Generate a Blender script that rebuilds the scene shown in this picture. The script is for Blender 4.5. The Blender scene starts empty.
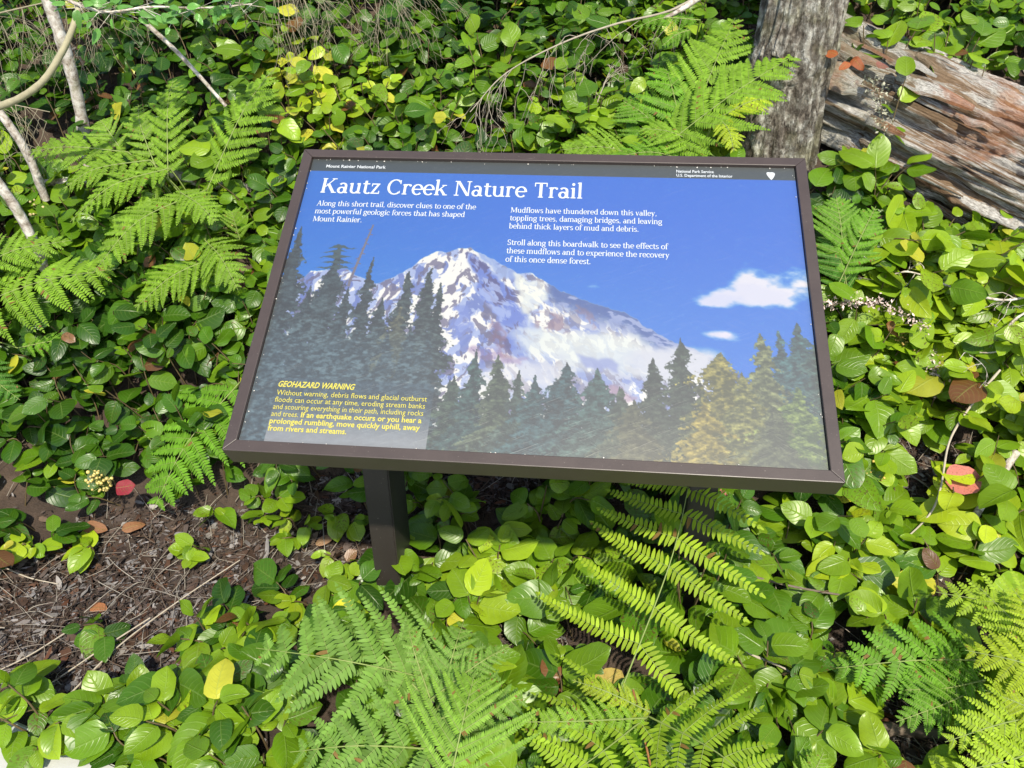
import bpy, bmesh, math, random
import numpy as np
from mathutils import Vector, Matrix

random.seed(7)
rng = np.random.default_rng(11)
sc = bpy.context.scene
COL = sc.collection
R = math.radians

# ------------------------------------------------------------------ camera
ZP = 0.86                                    # height of the panel centre above the ground at the posts
CAM = Vector((0.08685, -1.2695, 0.55835 + ZP))
FWD = Vector((-0.08876, 0.85946, -0.50344)).normalized()
UPV = Vector((-0.04367, 0.50159, 0.864))
RT = FWD.cross(UPV).normalized()
UPV = RT.cross(FWD).normalized()
FPX = 800.0
cd = bpy.data.cameras.new('camera')
cam = bpy.data.objects.new('camera', cd)
COL.objects.link(cam)
cam.matrix_world = Matrix(((RT.x, UPV.x, -FWD.x, CAM.x), (RT.y, UPV.y, -FWD.y, CAM.y),
                           (RT.z, UPV.z, -FWD.z, CAM.z), (0, 0, 0, 1)))
cd.sensor_width = 36
cd.lens = 36 * FPX / 1024
cd.clip_start = 0.02
cd.clip_end = 500
sc.camera = cam

# ------------------------------------------------------------------ light
SUN = Vector((0.19, -0.61, 0.77)).normalized()
SUN_EL = math.asin(SUN.z)
SUN_ROT = math.atan2(SUN.x, SUN.y)
w = bpy.data.worlds.new('World')
sc.world = w
w.use_nodes = True
nt = w.node_tree
sky = nt.nodes.new('ShaderNodeTexSky')
sky.sky_type = 'NISHITA'
sky.sun_disc = False
sky.sun_elevation = SUN_EL
sky.sun_rotation = SUN_ROT
nt.links.new(sky.outputs[0], nt.nodes['Background'].inputs[0])
nt.nodes['Background'].inputs[1].default_value = 0.15
sl = bpy.data.lights.new('sun', 'SUN')
sl.energy = 3.9
sl.angle = R(1.2)
sl.color = (1.0, 0.93, 0.76)
so = bpy.data.objects.new('sun', sl)
COL.objects.link(so)
so.rotation_euler = SUN.to_track_quat('Z', 'Y').to_euler()
so.location = (0, 0, 8)
sc.view_settings.view_transform = 'Standard'
sc.view_settings.look = 'None'
sc.view_settings.gamma = 1
sc.view_settings.exposure = 0.80
sc.cycles.max_bounces = 6
sc.cycles.transparent_max_bounces = 6


# ------------------------------------------------------------------ terrain and placing
YP = [-60, -3, -0.6, -0.3, 0, .25, .5, .8, 1.1, 1.5, 2, 3, 8, 60]
ZPR = [-.3, -.05, -.02, 0, .02, .09, .25, .52, .80, 1.08, 1.36, 1.7, 2.2, 3.0]
_fine = np.linspace(-62, 62, 12401)
_zf = np.interp(_fine, YP, ZPR)
_k = np.hanning(31); _k /= _k.sum()
_zf = np.convolve(np.pad(_zf, 15, mode='edge'), _k, 'valid')


def gnd(x, y):
    """terrain height; arrays or floats"""
    z = np.interp(y, _fine, _zf)
    a = np.clip((np.asarray(y) + .35) / .5, 0, 1)
    z = z + a * (.035 * np.sin(3.1 * x + 1.0) * np.sin(2.7 * y + .4) + .018 * np.sin(7.3 * x + 2.1 * y) +
                 .02 * np.sin(1.3 * x - 4.9 * y))
    return z


def ray(px, py):
    return (FWD + RT * ((px - 512) / FPX) - UPV * ((py - 384) / FPX))


def at(px, py, h=0.0):
    """the point of the terrain (plus h) that lies there"""
    d = ray(px, py)
    t = 0.5
    last = t
    while t < 9:
        p = CAM + d * t
        if p.z < float(gnd(p.x, p.y)) + h:
            a, b = last, t
            for _ in range(14):
                m = (a + b) / 2
                p = CAM + d * m
                if p.z < float(gnd(p.x, p.y)) + h: b = m
                else: a = m
            return CAM + d * b
        last = t
        t += .03
    return CAM + d * 3.2


def aty(px, py, Y):
    d = ray(px, py)
    return CAM + d * ((Y - CAM.y) / d.y)


def pix(P):
    """photo coordinates of points (N,3), used for the density of the ground cover"""
    P = np.asarray(P) - np.array(CAM)
    z = P @ np.array(FWD)
    return 512 + FPX * (P @ np.array(RT)) / z, 384 - FPX * (P @ np.array(UPV)) / z, z


# ------------------------------------------------------------------ helpers: noise, meshes, objects
def vnoise(x, y, seed=0):
    xi = np.floor(x).astype(np.int64); yi = np.floor(y).astype(np.int64)
    xf = x - xi; yf = y - yi
    def hsh(a, b):
        n = (a * 374761393 + b * 668265263 + seed * 974711) & 0x7fffffff
        n = ((n ^ (n >> 13)) * 1274126177) & 0x7fffffff
        return ((n ^ (n >> 16)) & 0xffff) / 65535.0
    u = xf * xf * (3 - 2 * xf); v = yf * yf * (3 - 2 * yf)
    return (hsh(xi, yi) * (1 - u) + hsh(xi + 1, yi) * u) * (1 - v) + (hsh(xi, yi + 1) * (1 - u) + hsh(xi + 1, yi + 1) * u) * v


def fbm(x, y, o=4, seed=0):
    s = 0; a = .5; t = 0
    for i in range(o):
        s = s + a * vnoise(x * 2 ** i, y * 2 ** i, seed + i * 17); t += a; a *= .5
    return s / t


def lin(c):
    c = np.asarray(c, float)
    if c.max() > 1.5: c = c / 255
    return np.where(c <= .04045, c / 12.92, ((c + .055) / 1.055) ** 2.4)


def mesh_np(name, V, F, mat=None, parent=None, col=None, uv=None, smooth=True, origin=None):
    """V (N,3), F (M,4) or list of face tuples -> linked object"""
    V = np.asarray(V, np.float32)
    if origin is not None:
        V = V - np.array(origin, np.float32)
    me = bpy.data.meshes.new(name)
    if isinstance(F, np.ndarray):
        M, k = F.shape
        me.vertices.add(len(V)); me.vertices.foreach_set('co', V.ravel())
        me.loops.add(M * k); me.loops.foreach_set('vertex_index', F.astype(np.int32).ravel())
        me.polygons.add(M)
        me.polygons.foreach_set('loop_start', np.arange(0, M * k, k, dtype=np.int32))
        me.polygons.foreach_set('loop_total', np.full(M, k, np.int32))
        me.update(calc_edges=True)
    else:
        me.from_pydata([tuple(v) for v in V.tolist()], [], F)
    if smooth:
        me.polygons.foreach_set('use_smooth', np.ones(len(me.polygons), bool))
    if col is not None:
        c = np.asarray(col, np.float32)
        if c.shape[1] == 3: c = np.hstack([c, np.zeros((len(c), 1), np.float32)])
        a = me.color_attributes.new('tint', 'FLOAT_COLOR', 'POINT')
        a.data.foreach_set('color', c.ravel())
    if uv is not None:
        l = me.uv_layers.new(name='uv')
        li = np.zeros(len(me.loops), np.int32); me.loops.foreach_get('vertex_index', li)
        l.data.foreach_set('uv', np.asarray(uv, np.float32)[li].ravel())
    if mat: me.materials.append(mat)
    o = bpy.data.objects.new(name, me)
    COL.objects.link(o)
    if parent is not None: o.parent = parent
    elif origin is not None: o.location = origin
    return o


def empty(name, loc=(0, 0, 0)):
    o = bpy.data.objects.new(name, None)
    o.empty_display_size = .05
    o.location = loc
    COL.objects.link(o)
    return o


def tag(o, label=None, cat=None, group=None, kind=None):
    if label: o['label'] = label
    if cat: o['category'] = cat
    if group: o['group'] = group
    if kind: o['kind'] = kind
    return o


class Acc:
    """collects vertices / quads of several pieces for ONE mesh"""
    def __init__(s): s.V = []; s.F = []; s.C = []; s.U = []; s.n = 0
    def add(s, V, F, C=None, U=None):
        V = np.asarray(V, float); F = np.asarray(F)
        s.V.append(V); s.F.append(F + s.n); s.n += len(V)
        if C is not None:
            C = np.asarray(C, float)
            if C.ndim == 1: C = np.tile(C, (len(V), 1))
            s.C.append(C)
        if U is not None: s.U.append(U)
    def build(s, name, mat, parent=None, origin=None, smooth=True):
        return mesh_np(name, np.vstack(s.V), np.vstack(s.F), mat, parent,
                       np.vstack(s.C) if s.C else None, np.vstack(s.U) if s.U else None, smooth, origin)


def norm(a):
    a = np.asarray(a, float)
    return a / np.maximum(np.linalg.norm(a, axis=-1, keepdims=True), 1e-9)


def smooth_path(P, n):
    """Catmull-Rom through P, n points"""
    P = np.array([tuple(p) for p in P], float)
    if len(P) == 2:
        t = np.linspace(0, 1, n)[:, None]
        return P[0] * (1 - t) + P[1] * t
    Q = np.vstack([2 * P[0] - P[1], P, 2 * P[-1] - P[-2]])
    out = []
    for u in np.linspace(0, len(P) - 1 - 1e-6, n):
        i = int(u); t = u - i
        a, b, c, d = Q[i], Q[i + 1], Q[i + 2], Q[i + 3]
        out.append(.5 * (2 * b + (c - a) * t + (2 * a - 5 * b + 4 * c - d) * t * t + (3 * b - a - 3 * c + d) * t ** 3))
    return np.array(out)


def tube(P, r0, r1, k=6, wob=0.0):
    """closed tapered tube along points P: V, F"""
    P = np.asarray(P, float); n = len(P)
    T = norm(np.gradient(P, axis=0))
    ref = np.array([0.31, .17, .93])
    if abs(T[0] @ ref) > .9: ref = np.array([1., 0, 0])
    A = norm(np.cross(T, ref)); B = np.cross(T, A)
    r = np.linspace(r0, r1, n)
    if wob: r = r * (1 + wob * rng.normal(size=n))
    a = np.arange(k) * 2 * math.pi / k
    V = (P[:, None] + r[:, None, None] * (A[:, None] * np.cos(a)[None, :, None] + B[:, None] * np.sin(a)[None, :, None])).reshape(-1, 3)
    i = np.arange(n - 1)[:, None] * k; j = np.arange(k)[None]
    F = np.stack([i + j, i + (j + 1) % k, i + k + (j + 1) % k, i + k + j], -1).reshape(-1, 4)
    # tip caps as collapsed quads
    V = np.vstack([V, P[0], P[-1]])
    c0 = n * k; c1 = n * k + 1
    e = [[(q + 1) % k, q, c0, c0] for q in range(0)]
    return V, F


# ------------------------------------------------------------------ materials
def newmat(name):
    m = bpy.data.materials.new(name)
    m.use_nodes = True
    n = m.node_tree.nodes
    return m, m.node_tree, n['Principled BSDF'], n['Material Output']


def nd(t, typ, **kw):
    n = t.nodes.new(typ)
    for k, v in kw.items():
        if k.startswith('i_'): n.inputs[int(k[2:])].default_value = v
        else: setattr(n, k, v)
    return n


def math_n(t, op, a, b=None, c=None, clamp=False):
    n = t.nodes.new('ShaderNodeMath'); n.operation = op; n.use_clamp = clamp
    for i, v in enumerate((a, b, c)):
        if v is None: continue
        if isinstance(v, (int, float)): n.inputs[i].default_value = v
        else: t.links.new(v, n.inputs[i])
    return n.outputs[0]


def mixc(t, fac, a, b, mode='MIX'):
    n = t.nodes.new('ShaderNodeMix'); n.data_type = 'RGBA'; n.blend_type = mode
    for s, v in ((n.inputs[0], fac), (n.inputs[6], a), (n.inputs[7], b)):
        if isinstance(v, (int, float)): s.default_value = v
        elif isinstance(v, tuple): s.default_value = (*v, 1) if len(v) == 3 else v
        else: t.links.new(v, s)
    return n.outputs[2]


def noise(t, scale, detail=4, rough=.55, vec=None, dist=0):
    n = nd(t, 'ShaderNodeTexNoise')
    n.inputs['Scale'].default_value = scale; n.inputs['Detail'].default_value = detail
    n.inputs['Roughness'].default_value = rough; n.inputs['Distortion'].default_value = dist
    if vec is not None: t.links.new(vec, n.inputs['Vector'])
    return n.outputs[0]


def ramp(t, fac, stops):
    n = nd(t, 'ShaderNodeValToRGB')
    e = n.color_ramp.elements
    while len(e) > 1: e.remove(e[-1])
    for i, (p, c) in enumerate(stops):
        x = e[0] if i == 0 else e.new(p)
        x.position = p
        x.color = (c, c, c, 1) if isinstance(c, (int, float)) else (*c, 1)
    t.links.new(fac, n.inputs[0])
    return n.outputs[0]


def bump(t, h, strength=.3, dist=.002):
    n = nd(t, 'ShaderNodeBump')
    n.inputs['Strength'].default_value = strength; n.inputs['Distance'].default_value = dist
    t.links.new(h, n.inputs['Height'])
    return n.outputs[0]


def objco(t, scale=(1, 1, 1), rot=(0, 0, 0)):
    c = nd(t, 'ShaderNodeTexCoord'); m = nd(t, 'ShaderNodeMapping')
    m.inputs['Scale'].default_value = scale; m.inputs['Rotation'].default_value = rot
    t.links.new(c.outputs['Object'], m.inputs[0])
    return m.outputs[0]


def plain(name, col, rough=.6, var=.25, scale=40, bs=.2, bd=.001, metallic=0, spec=.5):
    m, t, b, o = newmat(name)
    n = noise(t, scale, 5, .6, objco(t))
    c = mixc(t, n, tuple(np.array(col) * (1 - var)), tuple(np.array(col) * (1 + var)))
    t.links.new(c, b.inputs['Base Color'])
    b.inputs['Roughness'].default_value = rough
    b.inputs['Metallic'].default_value = metallic
    b.inputs['Specular IOR Level'].default_value = spec
    if bs: t.links.new(bump(t, n, bs, bd), b.inputs['Normal'])
    return m


def leaf_mat(name, veins=True, rough=.42, trans=.3, spec=.45):
    m, t, b, o = newmat(name)
    att = nd(t, 'ShaderNodeAttribute', attribute_name='tint')
    col = att.outputs['Color']
    oc = objco(t)
    n1 = noise(t, 38, 3, .5, oc)
    col = mixc(t, .55, col, mixc(t, n1, (.62, .62, .55), (1.38, 1.34, 1.45)), 'MULTIPLY')
    if veins:
        uvn = nd(t, 'ShaderNodeUVMap', uv_map='uv')
        sep = nd(t, 'ShaderNodeSeparateXYZ'); t.links.new(uvn.outputs[0], sep.inputs[0])
        au = math_n(t, 'ABSOLUTE', sep.outputs[0])
        v = sep.outputs[1]
        mid = math_n(t, 'SUBTRACT', 1.0, math_n(t, 'MULTIPLY', au, 14.0), clamp=True)
        ph = math_n(t, 'MULTIPLY', math_n(t, 'SUBTRACT', v, math_n(t, 'MULTIPLY', au, math_n(t, 'ADD', .16, math_n(t, 'MULTIPLY', au, .16)))), 7.0)
        fr = math_n(t, 'ABSOLUTE', math_n(t, 'SUBTRACT', math_n(t, 'FRACT', ph), .5))
        lat = math_n(t, 'SUBTRACT', 1.0, math_n(t, 'MULTIPLY', fr, 7.0), clamp=True)
        lat = math_n(t, 'MULTIPLY', lat, math_n(t, 'SUBTRACT', 1.0, math_n(t, 'MULTIPLY', au, .8), clamp=True))
        vein = math_n(t, 'MAXIMUM', mid, math_n(t, 'MULTIPLY', lat, .55))
        col = mixc(t, math_n(t, 'MULTIPLY', vein, .50), col, mixc(t, .5, col, (.35, .48, .13)))
        hgt = math_n(t, 'SUBTRACT', math_n(t, 'MULTIPLY', n1, .5), math_n(t, 'MULTIPLY', vein, .8))
        # damage: brown spots whose amount is the fourth channel of the attribute
        sp = noise(t, 210, 2, .5, oc)
        dm = math_n(t, 'MULTIPLY', att.outputs['Alpha'], ramp(t, sp, [(.56, 0.0), (.62, 1.0)]))
        col = mixc(t, dm, col, (.09, .045, .015))
    else:
        hgt = n1
    t.links.new(col, b.inputs['Base Color'])
    b.inputs['Roughness'].default_value = rough
    b.inputs['Specular IOR Level'].default_value = spec
    t.links.new(bump(t, hgt, .55, .0022), b.inputs['Normal'])
    tr = nd(t, 'ShaderNodeBsdfTranslucent')
    t.links.new(mixc(t, 1.0, col, (1.25, 1.25, .55), 'MULTIPLY'), tr.inputs[0])
    mx = nd(t, 'ShaderNodeMixShader'); mx.inputs[0].default_value = trans
    t.links.new(b.outputs[0], mx.inputs[1]); t.links.new(tr.outputs[0], mx.inputs[2])
    t.links.new(mx.outputs[0], o.inputs[0])
    return m


def tint_mat(name, rough=.85, var=.3, scale=120, bs=.3):
    m, t, b, o = newmat(name)
    att = nd(t, 'ShaderNodeAttribute', attribute_name='tint')
    n = noise(t, scale, 4, .6, objco(t))
    c = mixc(t, 1.0, att.outputs['Color'], mixc(t, n, (1 - var,) * 3, (1 + var,) * 3), 'MULTIPLY')
    t.links.new(c, b.inputs['Base Color'])
    b.inputs['Roughness'].default_value = rough
    b.inputs['Specular IOR Level'].default_value = .25
    t.links.new(bump(t, n, bs, .002), b.inputs['Normal'])
    return m


M_LEAF = leaf_mat('salal_leaf', True, .35, .32, .40)
M_FERN = leaf_mat('fern_leaf', False, .6, .36, .25)
M_STEM = plain('red_brown_stem', (.10, .07, .03), .7)
M_GSTEM = plain('green_stem', (.17, .22, .05), .6)
M_DEAD = plain('pale_dead_twig', (.36, .31, .24), .85, .35, 60, .5)
M_DARKTWIG = plain('dark_twig', (.13, .10, .075), .9, .35, 60, .5)
M_TINT = tint_mat('litter_bits')
M_DLEAF = tint_mat('dead_leaf', .6, .3, 60)

# ground: dark forest soil
M_SOIL, t, b, o = newmat('forest_soil')
oc = objco(t)
n1 = noise(t, 9, 6, .65, oc); n2 = noise(t, 90, 5, .7, oc)
c = ramp(t, n1, [(.3, (.022, .015, .011)), (.55, (.055, .037, .027)), (.75, (.095, .068, .05))])
c = mixc(t, .8, c, mixc(t, n2, (.45, .45, .45), (1.6, 1.55, 1.5)), 'MULTIPLY')
t.links.new(c, b.inputs['Base Color']); b.inputs['Roughness'].default_value = .95
t.links.new(bump(t, n2, .8, .012), b.inputs['Normal'])

# painted metal of the sign
def painted(name, col, rough):
    m, t, b, o = newmat(name)
    oc = objco(t)
    n = noise(t, 14, 5, .6, oc); f = noise(t, 420, 2, .5, oc)
    base = mixc(t, n, tuple(np.array(col) * .78), tuple(np.array(col) * 1.22))
    dust = ramp(t, noise(t, 260, 2, .5, oc), [(.70, 0.0), (.76, 1.0)])
    scr = ramp(t, noise(t, 1, 4, .7, objco(t, (9, 160, 160), (0, 0, R(12)))), [(.66, 0.0), (.72, .5)])
    base = mixc(t, math_n(t, 'MULTIPLY', math_n(t, 'MAXIMUM', dust, scr), .35), base, (.30, .26, .23))
    t.links.new(base, b.inputs['Base Color'])
    rr = math_n(t, 'ADD', rough - .08, math_n(t, 'MULTIPLY', n, .16))
    t.links.new(rr, b.inputs['Roughness'])
    t.links.new(bump(t, f, .12, .0004), b.inputs['Normal'])
    return m
M_FRAME = painted('brown_frame_paint', (.046, .033, .029), .40)
M_POST = painted('brown_post_paint', (.025, .020, .017), .5)

# printed panel: print colours plus some painted reflection in the mesh, scratched matt clear layer on top
M_PRINT, t, b, o = newmat('printed_panel')
att = nd(t, 'ShaderNodeAttribute', attribute_name='tint')
t.links.new(att.outputs['Color'], b.inputs['Base Color'])
b.inputs['Roughness'].default_value = .5
b.inputs['Specular IOR Level'].default_value = .4
b.inputs['Coat Weight'].default_value = 1.0
b.inputs['Coat IOR'].default_value = 1.72
def scratch(ang, sx, sy, dist):
    m1 = nd(t, 'ShaderNodeMapping'); m1.inputs['Scale'].default_value = (sx, sy, 1)
    t.links.new(objco(t, (1, 1, 1), (0, 0, R(ang))), m1.inputs[0])
    return noise(t, 1, 3, .6, m1.outputs[0], dist)
s1 = scratch(32, 24, 420, .5)
s2 = scratch(-24, 20, 380, .6)
s3 = noise(t, 500, 2, .6, objco(t))
sc_h = math_n(t, 'ADD', math_n(t, 'MAXIMUM', ramp(t, s1, [(.60, 0.0), (.70, 1.0)]), ramp(t, s2, [(.60, 0.0), (.70, 1.0)])), math_n(t, 'MULTIPLY', s3, .4))
cr = math_n(t, 'ADD', .44, math_n(t, 'MULTIPLY', s3, .12))
t.links.new(cr, b.inputs['Coat Roughness'])
bn = bump(t, sc_h, .30, .0004)
t.links.new(bn, b.inputs['Coat Normal'])
M_WHITE = plain('white_print', (.40, .42, .44), .5, .04, 200, 0)
M_YELLOW = plain('yellow_print', (.40, .35, .05), .5, .05, 200, 0)
M_CREAM = plain('cream_crumbs', (.7, .66, .6), .9)

# ------------------------------------------------------------------ ground (one sheet)
gx = np.concatenate([np.linspace(-60, -4, 15), np.linspace(-3.6, 3.6, 241), np.linspace(4, 60, 15)])
gy = np.concatenate([np.linspace(-60, -2, 15), np.linspace(-1.6, 3.4, 181), np.linspace(4, 60, 15)])
GX, GY = np.meshgrid(gx, gy)
GZ = gnd(GX, GY) + (fbm(GX * 9, GY * 9, 4, 5) - .5) * .03 * (np.abs(GX) < 3.7) * (GY > -.35)
GV = np.stack([GX, GY, GZ], -1).reshape(-1, 3)
ny, nx = GX.shape
ii = (np.arange(ny - 1)[:, None] * nx + np.arange(nx - 1)[None]).ravel()
GF = np.stack([ii, ii + 1, ii + nx + 1, ii + nx], -1)
tag(mesh_np('ground', GV, GF, M_SOIL), kind='structure')

# ================================================================== THE SIGN
TILT = R(31.39)
PW, PH = .9214, .6072
OW, OH = .960, .646
FD = .050
sign = empty('wayside_sign', (0, .02, float(gnd(0, .02))))
tag(sign, 'brown framed outdoor information panel with a snowy mountain picture on two dark posts', 'information sign')
LOC = Vector((0, 0, ZP)) - sign.location


def place(o):
    o.location = LOC
    o.rotation_euler = (TILT, 0, 0)
    return o


# frame: four mitred bars in one mesh, bevelled
bm = bmesh.new()
def bar(a_out, b_out, a_in, b_in):
    z1, z0 = 0.0, -FD
    vs = [bm.verts.new((p[0], p[1], z)) for z in (z0, z1) for p in (a_out, b_out, b_in, a_in)]
    for f in ((0, 1, 2, 3), (4, 5, 6, 7), (0, 1, 5, 4), (1, 2, 6, 5), (2, 3, 7, 6), (3, 0, 4, 7)):
        bm.faces.new([vs[i] for i in f])
xo, yo, xi, yi = OW / 2, OH / 2, PW / 2, PH / 2
g = .0001
bar((-xo + g, -yo), (xo - g, -yo), (-xi + g, -yi), (xi - g, -yi))
bar((-xo + g, yo), (xo - g, yo), (-xi + g, yi), (xi - g, yi))
bar((-xo, -yo + g), (-xo, yo - g), (-xi, -yi + g), (-xi, yi - g))
bar((xo, -yo + g), (xo, yo - g), (xi, -yi + g), (xi, yi - g))
bmesh.ops.recalc_face_normals(bm, faces=bm.faces)
bmesh.ops.bevel(bm, geom=list(bm.edges), offset=.0013, segments=2, affect='EDGES', profile=.6)
me = bpy.data.meshes.new('frame'); bm.to_mesh(me); bm.free()
me.materials.append(M_FRAME)
fr = bpy.data.objects.new('frame', me); COL.objects.link(fr); fr.parent = sign; place(fr)
# dark backing tray under the panel
bm = bmesh.new()
bmesh.ops.create_cube(bm, size=1)
for v in bm.verts: v.co = Vector((v.co.x * (PW - .001), v.co.y * (PH - .001), v.co.z * .026 - .026))
me = bpy.data.meshes.new('back_tray'); bm.to_mesh(me); bm.free(); me.materials.append(M_POST)
tr = bpy.data.objects.new('back_tray', me); COL.objects.link(tr); tr.parent = sign; place(tr)

# posts: two rectangular tubes from the ground to the underside of the frame
for X in (-.339, .339):
    bm = bmesh.new()
    bmesh.ops.create_cube(bm, size=1)
    gz = float(gnd(X, .05)) - .1 - sign.location.z
    for v in bm.verts:
        x = v.co.x * .056; y = .062 + v.co.y * .125 + .05 - .02
        yw = y + .02
        zt = ZP - FD / math.cos(TILT) + yw * math.tan(TILT) + .004 - sign.location.z
        v.co = Vector((X + x, y, zt if v.co.z > 0 else gz))
    bmesh.ops.bevel(bm, geom=list(bm.edges), offset=.003, segments=2, affect='EDGES')
    me = bpy.data.meshes.new('post'); bm.to_mesh(me); bm.free(); me.materials.append(M_POST)
    p = bpy.data.objects.new('post', me); COL.objects.link(p); p.parent = sign

# ---- the printed picture
NU, NV = 900, 594
u1 = np.linspace(0, .92, NU); v1 = np.linspace(0, .608, NV)
U, Vv = np.meshgrid(u1, v1)


def paint():
    im = np.zeros((NV, NU, 3))
    def put(mask, c):
        m = np.clip(mask, 0, 1)[..., None]
        im[:] = im * (1 - m) + np.asarray(c, float) * m
    def lerp(a, b, t): return np.asarray(a, float) * (1 - t[..., None]) + np.asarray(b, float) * t[..., None]
    def S(x, a, b):
        t = np.clip((x - a) / (b - a), 0, 1); return t * t * (3 - 2 * t)
    # sky
    im[:] = lerp((0, 106, 210), (0, 101, 216), S(U, 0, .6))
    put(S(Vv, .12, .42) * .6 * (1 - S(U, .3, .8) * .5), (56, 140, 214))
    # thin clouds
    n = fbm(U * 22, Vv * 34, 5, 3)
    def cloud(cx, cy, rx, ry, thr, c, amt=1.0):
        d = ((U - cx) / rx) ** 2 + ((Vv - cy) / ry) ** 2
        put(S(n * 1.3 + .35 - d * .62, thr, thr + .5) * amt, c)
    cloud(.87, .272, .10, .050, .42, (222, 220, 232))
    cloud(.82, .290, .09, .026, .42, (214, 214, 232))
    cloud(.905, .255, .05, .035, .5, (236, 231, 236))
    cloud(.77, .302, .06, .018, .55, (205, 208, 232))
    cloud(.772, .376, .046, .014, .42, (222, 216, 232))
    cloud(.553, .283, .022, .007, .55, (190, 200, 235), .8)
    # mountain
    sk = np.array([(.0, .30), (.041, .284), (.05, .270), (.085, .262), (.115, .262), (.133, .276), (.176, .29), (.207, .274), (.233, .253),
                   (.252, .228), (.274, .216), (.290, .217), (.312, .207), (.335, .208), (.358, .22), (.394, .241), (.423, .258), (.45, .26), (.472, .273),
                   (.502, .296), (.544, .311), (.592, .33), (.610, .334), (.632, .346), (.642, .36), (.701, .391), (.755, .417), (.80, .45), (.92, .5)])
    sky_v = np.interp(u1, sk[:, 0], sk[:, 1])[None] + (fbm(U * 90, Vv * 0, 3, 9) - .5) * .008
    mt = S(Vv - sky_v, -.001, .002)
    # snow and rock streaks running down both sides of the summit
    wv = fbm(U * 40, Vv * 40, 4, 21) - .5
    def streak(th, ka, kl, seed):
        c_, s_ = math.cos(th), math.sin(th)
        al = (U - .325) * c_ + (Vv - .2) * s_; ac = -(U - .325) * s_ + (Vv - .2) * c_
        wob = (fbm(U * 24, Vv * 24, 4, seed + 50) - .5) * .035
        return fbm((ac + wob) * ka * 1.35, al * kl * 1.25, 6, seed)
    wside = S(U - (Vv - .2) * .25, .27, .36)
    n_a = streak(R(128), 62, 26, 400) * (1 - wside) + streak(R(52), 62, 26, 410) * wside
    n_b = streak(R(115), 90, 40, 420) * (1 - wside) + streak(R(60), 90, 40, 430) * wside
    n_c = streak(R(100), 46, 30, 440) * (1 - wside) + streak(R(44), 46, 22, 450) * wside
    def poly(pts, br=.0):
        px = np.array([p[0] for p in pts]); py = np.array([p[1] for p in pts])
        uu = U + wv * .03; vv = Vv + (fbm(U * 36, Vv * 36, 4, 51) - .5) * .03
        ins = np.zeros(U.shape, bool)
        j = len(pts) - 1
        for i in range(len(pts)):
            c = ((py[i] > vv) != (py[j] > vv)) & (uu < (px[j] - px[i]) * (vv - py[i]) / (py[j] - py[i] + 1e-9) + px[i])
            ins ^= c; j = i
        f_ = ins.astype(float)
        for _ in range(2):
            f_ = (f_ + np.roll(f_, 2, 0) + np.roll(f_, -2, 0) + np.roll(f_, 2, 1) + np.roll(f_, -2, 1)) / 5
        return f_ * (1 - br + br * S(fbm(U * 70 - Vv * 40, Vv * 70 + U * 30, 4, 61), .36, .56))
    shade = poly([(.325, .222), (.352, .232), (.395, .275), (.425, .32), (.475, .385), (.455, .405), (.44, .43), (.415, .41), (.395, .36), (.37, .325), (.345, .275)])
    shade2 = poly([(.31, .33), (.345, .335), (.356, .375), (.345, .41), (.315, .40)])
    put(mt, (244, 241, 234))
    put(mt * S(n_a, .49, .54) * .85, (150, 168, 220))
    put(mt * S(n_c, .55, .59) * .85 * (1 - .5 * S(U, .42, .5)), (92, 112, 186))
    put(mt * S(n_b, .56, .60) * .8 * (1 - .4 * S(U, .42, .5)), (96, 90, 122))
    put(mt * shade * (.62 + .38 * S(n_a, .34, .46)) * .95, (92, 118, 204))
    put(mt * shade * S(n_b, .53, .60) * .8, (70, 62, 118))
    put(mt * shade * S(n_c, .55, .62) * .75, (168, 184, 230))
    put(mt * shade2 * .75 * S(n_a, .36, .5), (118, 138, 210))
    put(mt * poly([(.335, .204), (.365, .218), (.43, .262), (.412, .282), (.39, .262), (.36, .238)]) * .85, (146, 168, 218))
    put(mt * poly([(.38, .36), (.41, .37), (.435, .43), (.42, .45), (.395, .42)], .7) * .6, (120, 76, 104))
    put(mt * poly([(.345, .415), (.40, .405), (.41, .425), (.37, .445)], .6) * .55, (134, 104, 156))
    st = fbm(U * 50, Vv * 60, 4, 33)
    # bright glacier right
    put(mt * poly([(.415, .262), (.47, .275), (.48, .315), (.45, .34), (.46, .385), (.445, .345), (.425, .305)], .3) * .8, (236, 238, 226))
    # dark right ridge
    rid = mt * (1 - S(Vv - sky_v, .012, .05)) * S(U, .47, .49)
    put(rid * .95, (58, 88, 160))
    put(rid * S(fbm(U * 34 + Vv * 30, (Vv - U * .4) * 90, 4, 81), .52, .62) * .8, (166, 176, 216))
    put(mt * poly([(.455, .335), (.50, .345), (.525, .375), (.49, .385), (.465, .37)]) * .75 * S(st, .44, .52), (134, 108, 130))
    put(mt * poly([(.515, .318), (.535, .32), (.575, .362), (.56, .37), (.53, .345)]) * .45 * S(n_b, .42, .5), (158, 116, 128))
    # low clouds on the flanks
    n2 = fbm(U * 13, Vv * 20, 5, 91)
    d = ((U - .56) / .17) ** 2 + ((Vv - .415 - (U - .56) * .16) / .052) ** 2
    put(S(n2 * 1.2 + .30 - d * .55, .38, .9) * mt * .78, (222, 228, 224))
    d = ((U - .69) / .09) ** 2 + ((Vv - .43) / .035) ** 2
    put(S(n2 * 1.2 + .35 - d * .55, .35, .85), (206, 208, 220))
    d = ((U - .45) / .11) ** 2 + ((Vv - .47) / .045) ** 2
    put(S(n2 * 1.2 + .30 - d * .55, .35, .9) * mt * .8, (216, 216, 222))
    put(mt * poly([(.53, .42), (.60, .435), (.61, .455), (.55, .447)]) * .8, (138, 150, 205))
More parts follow.
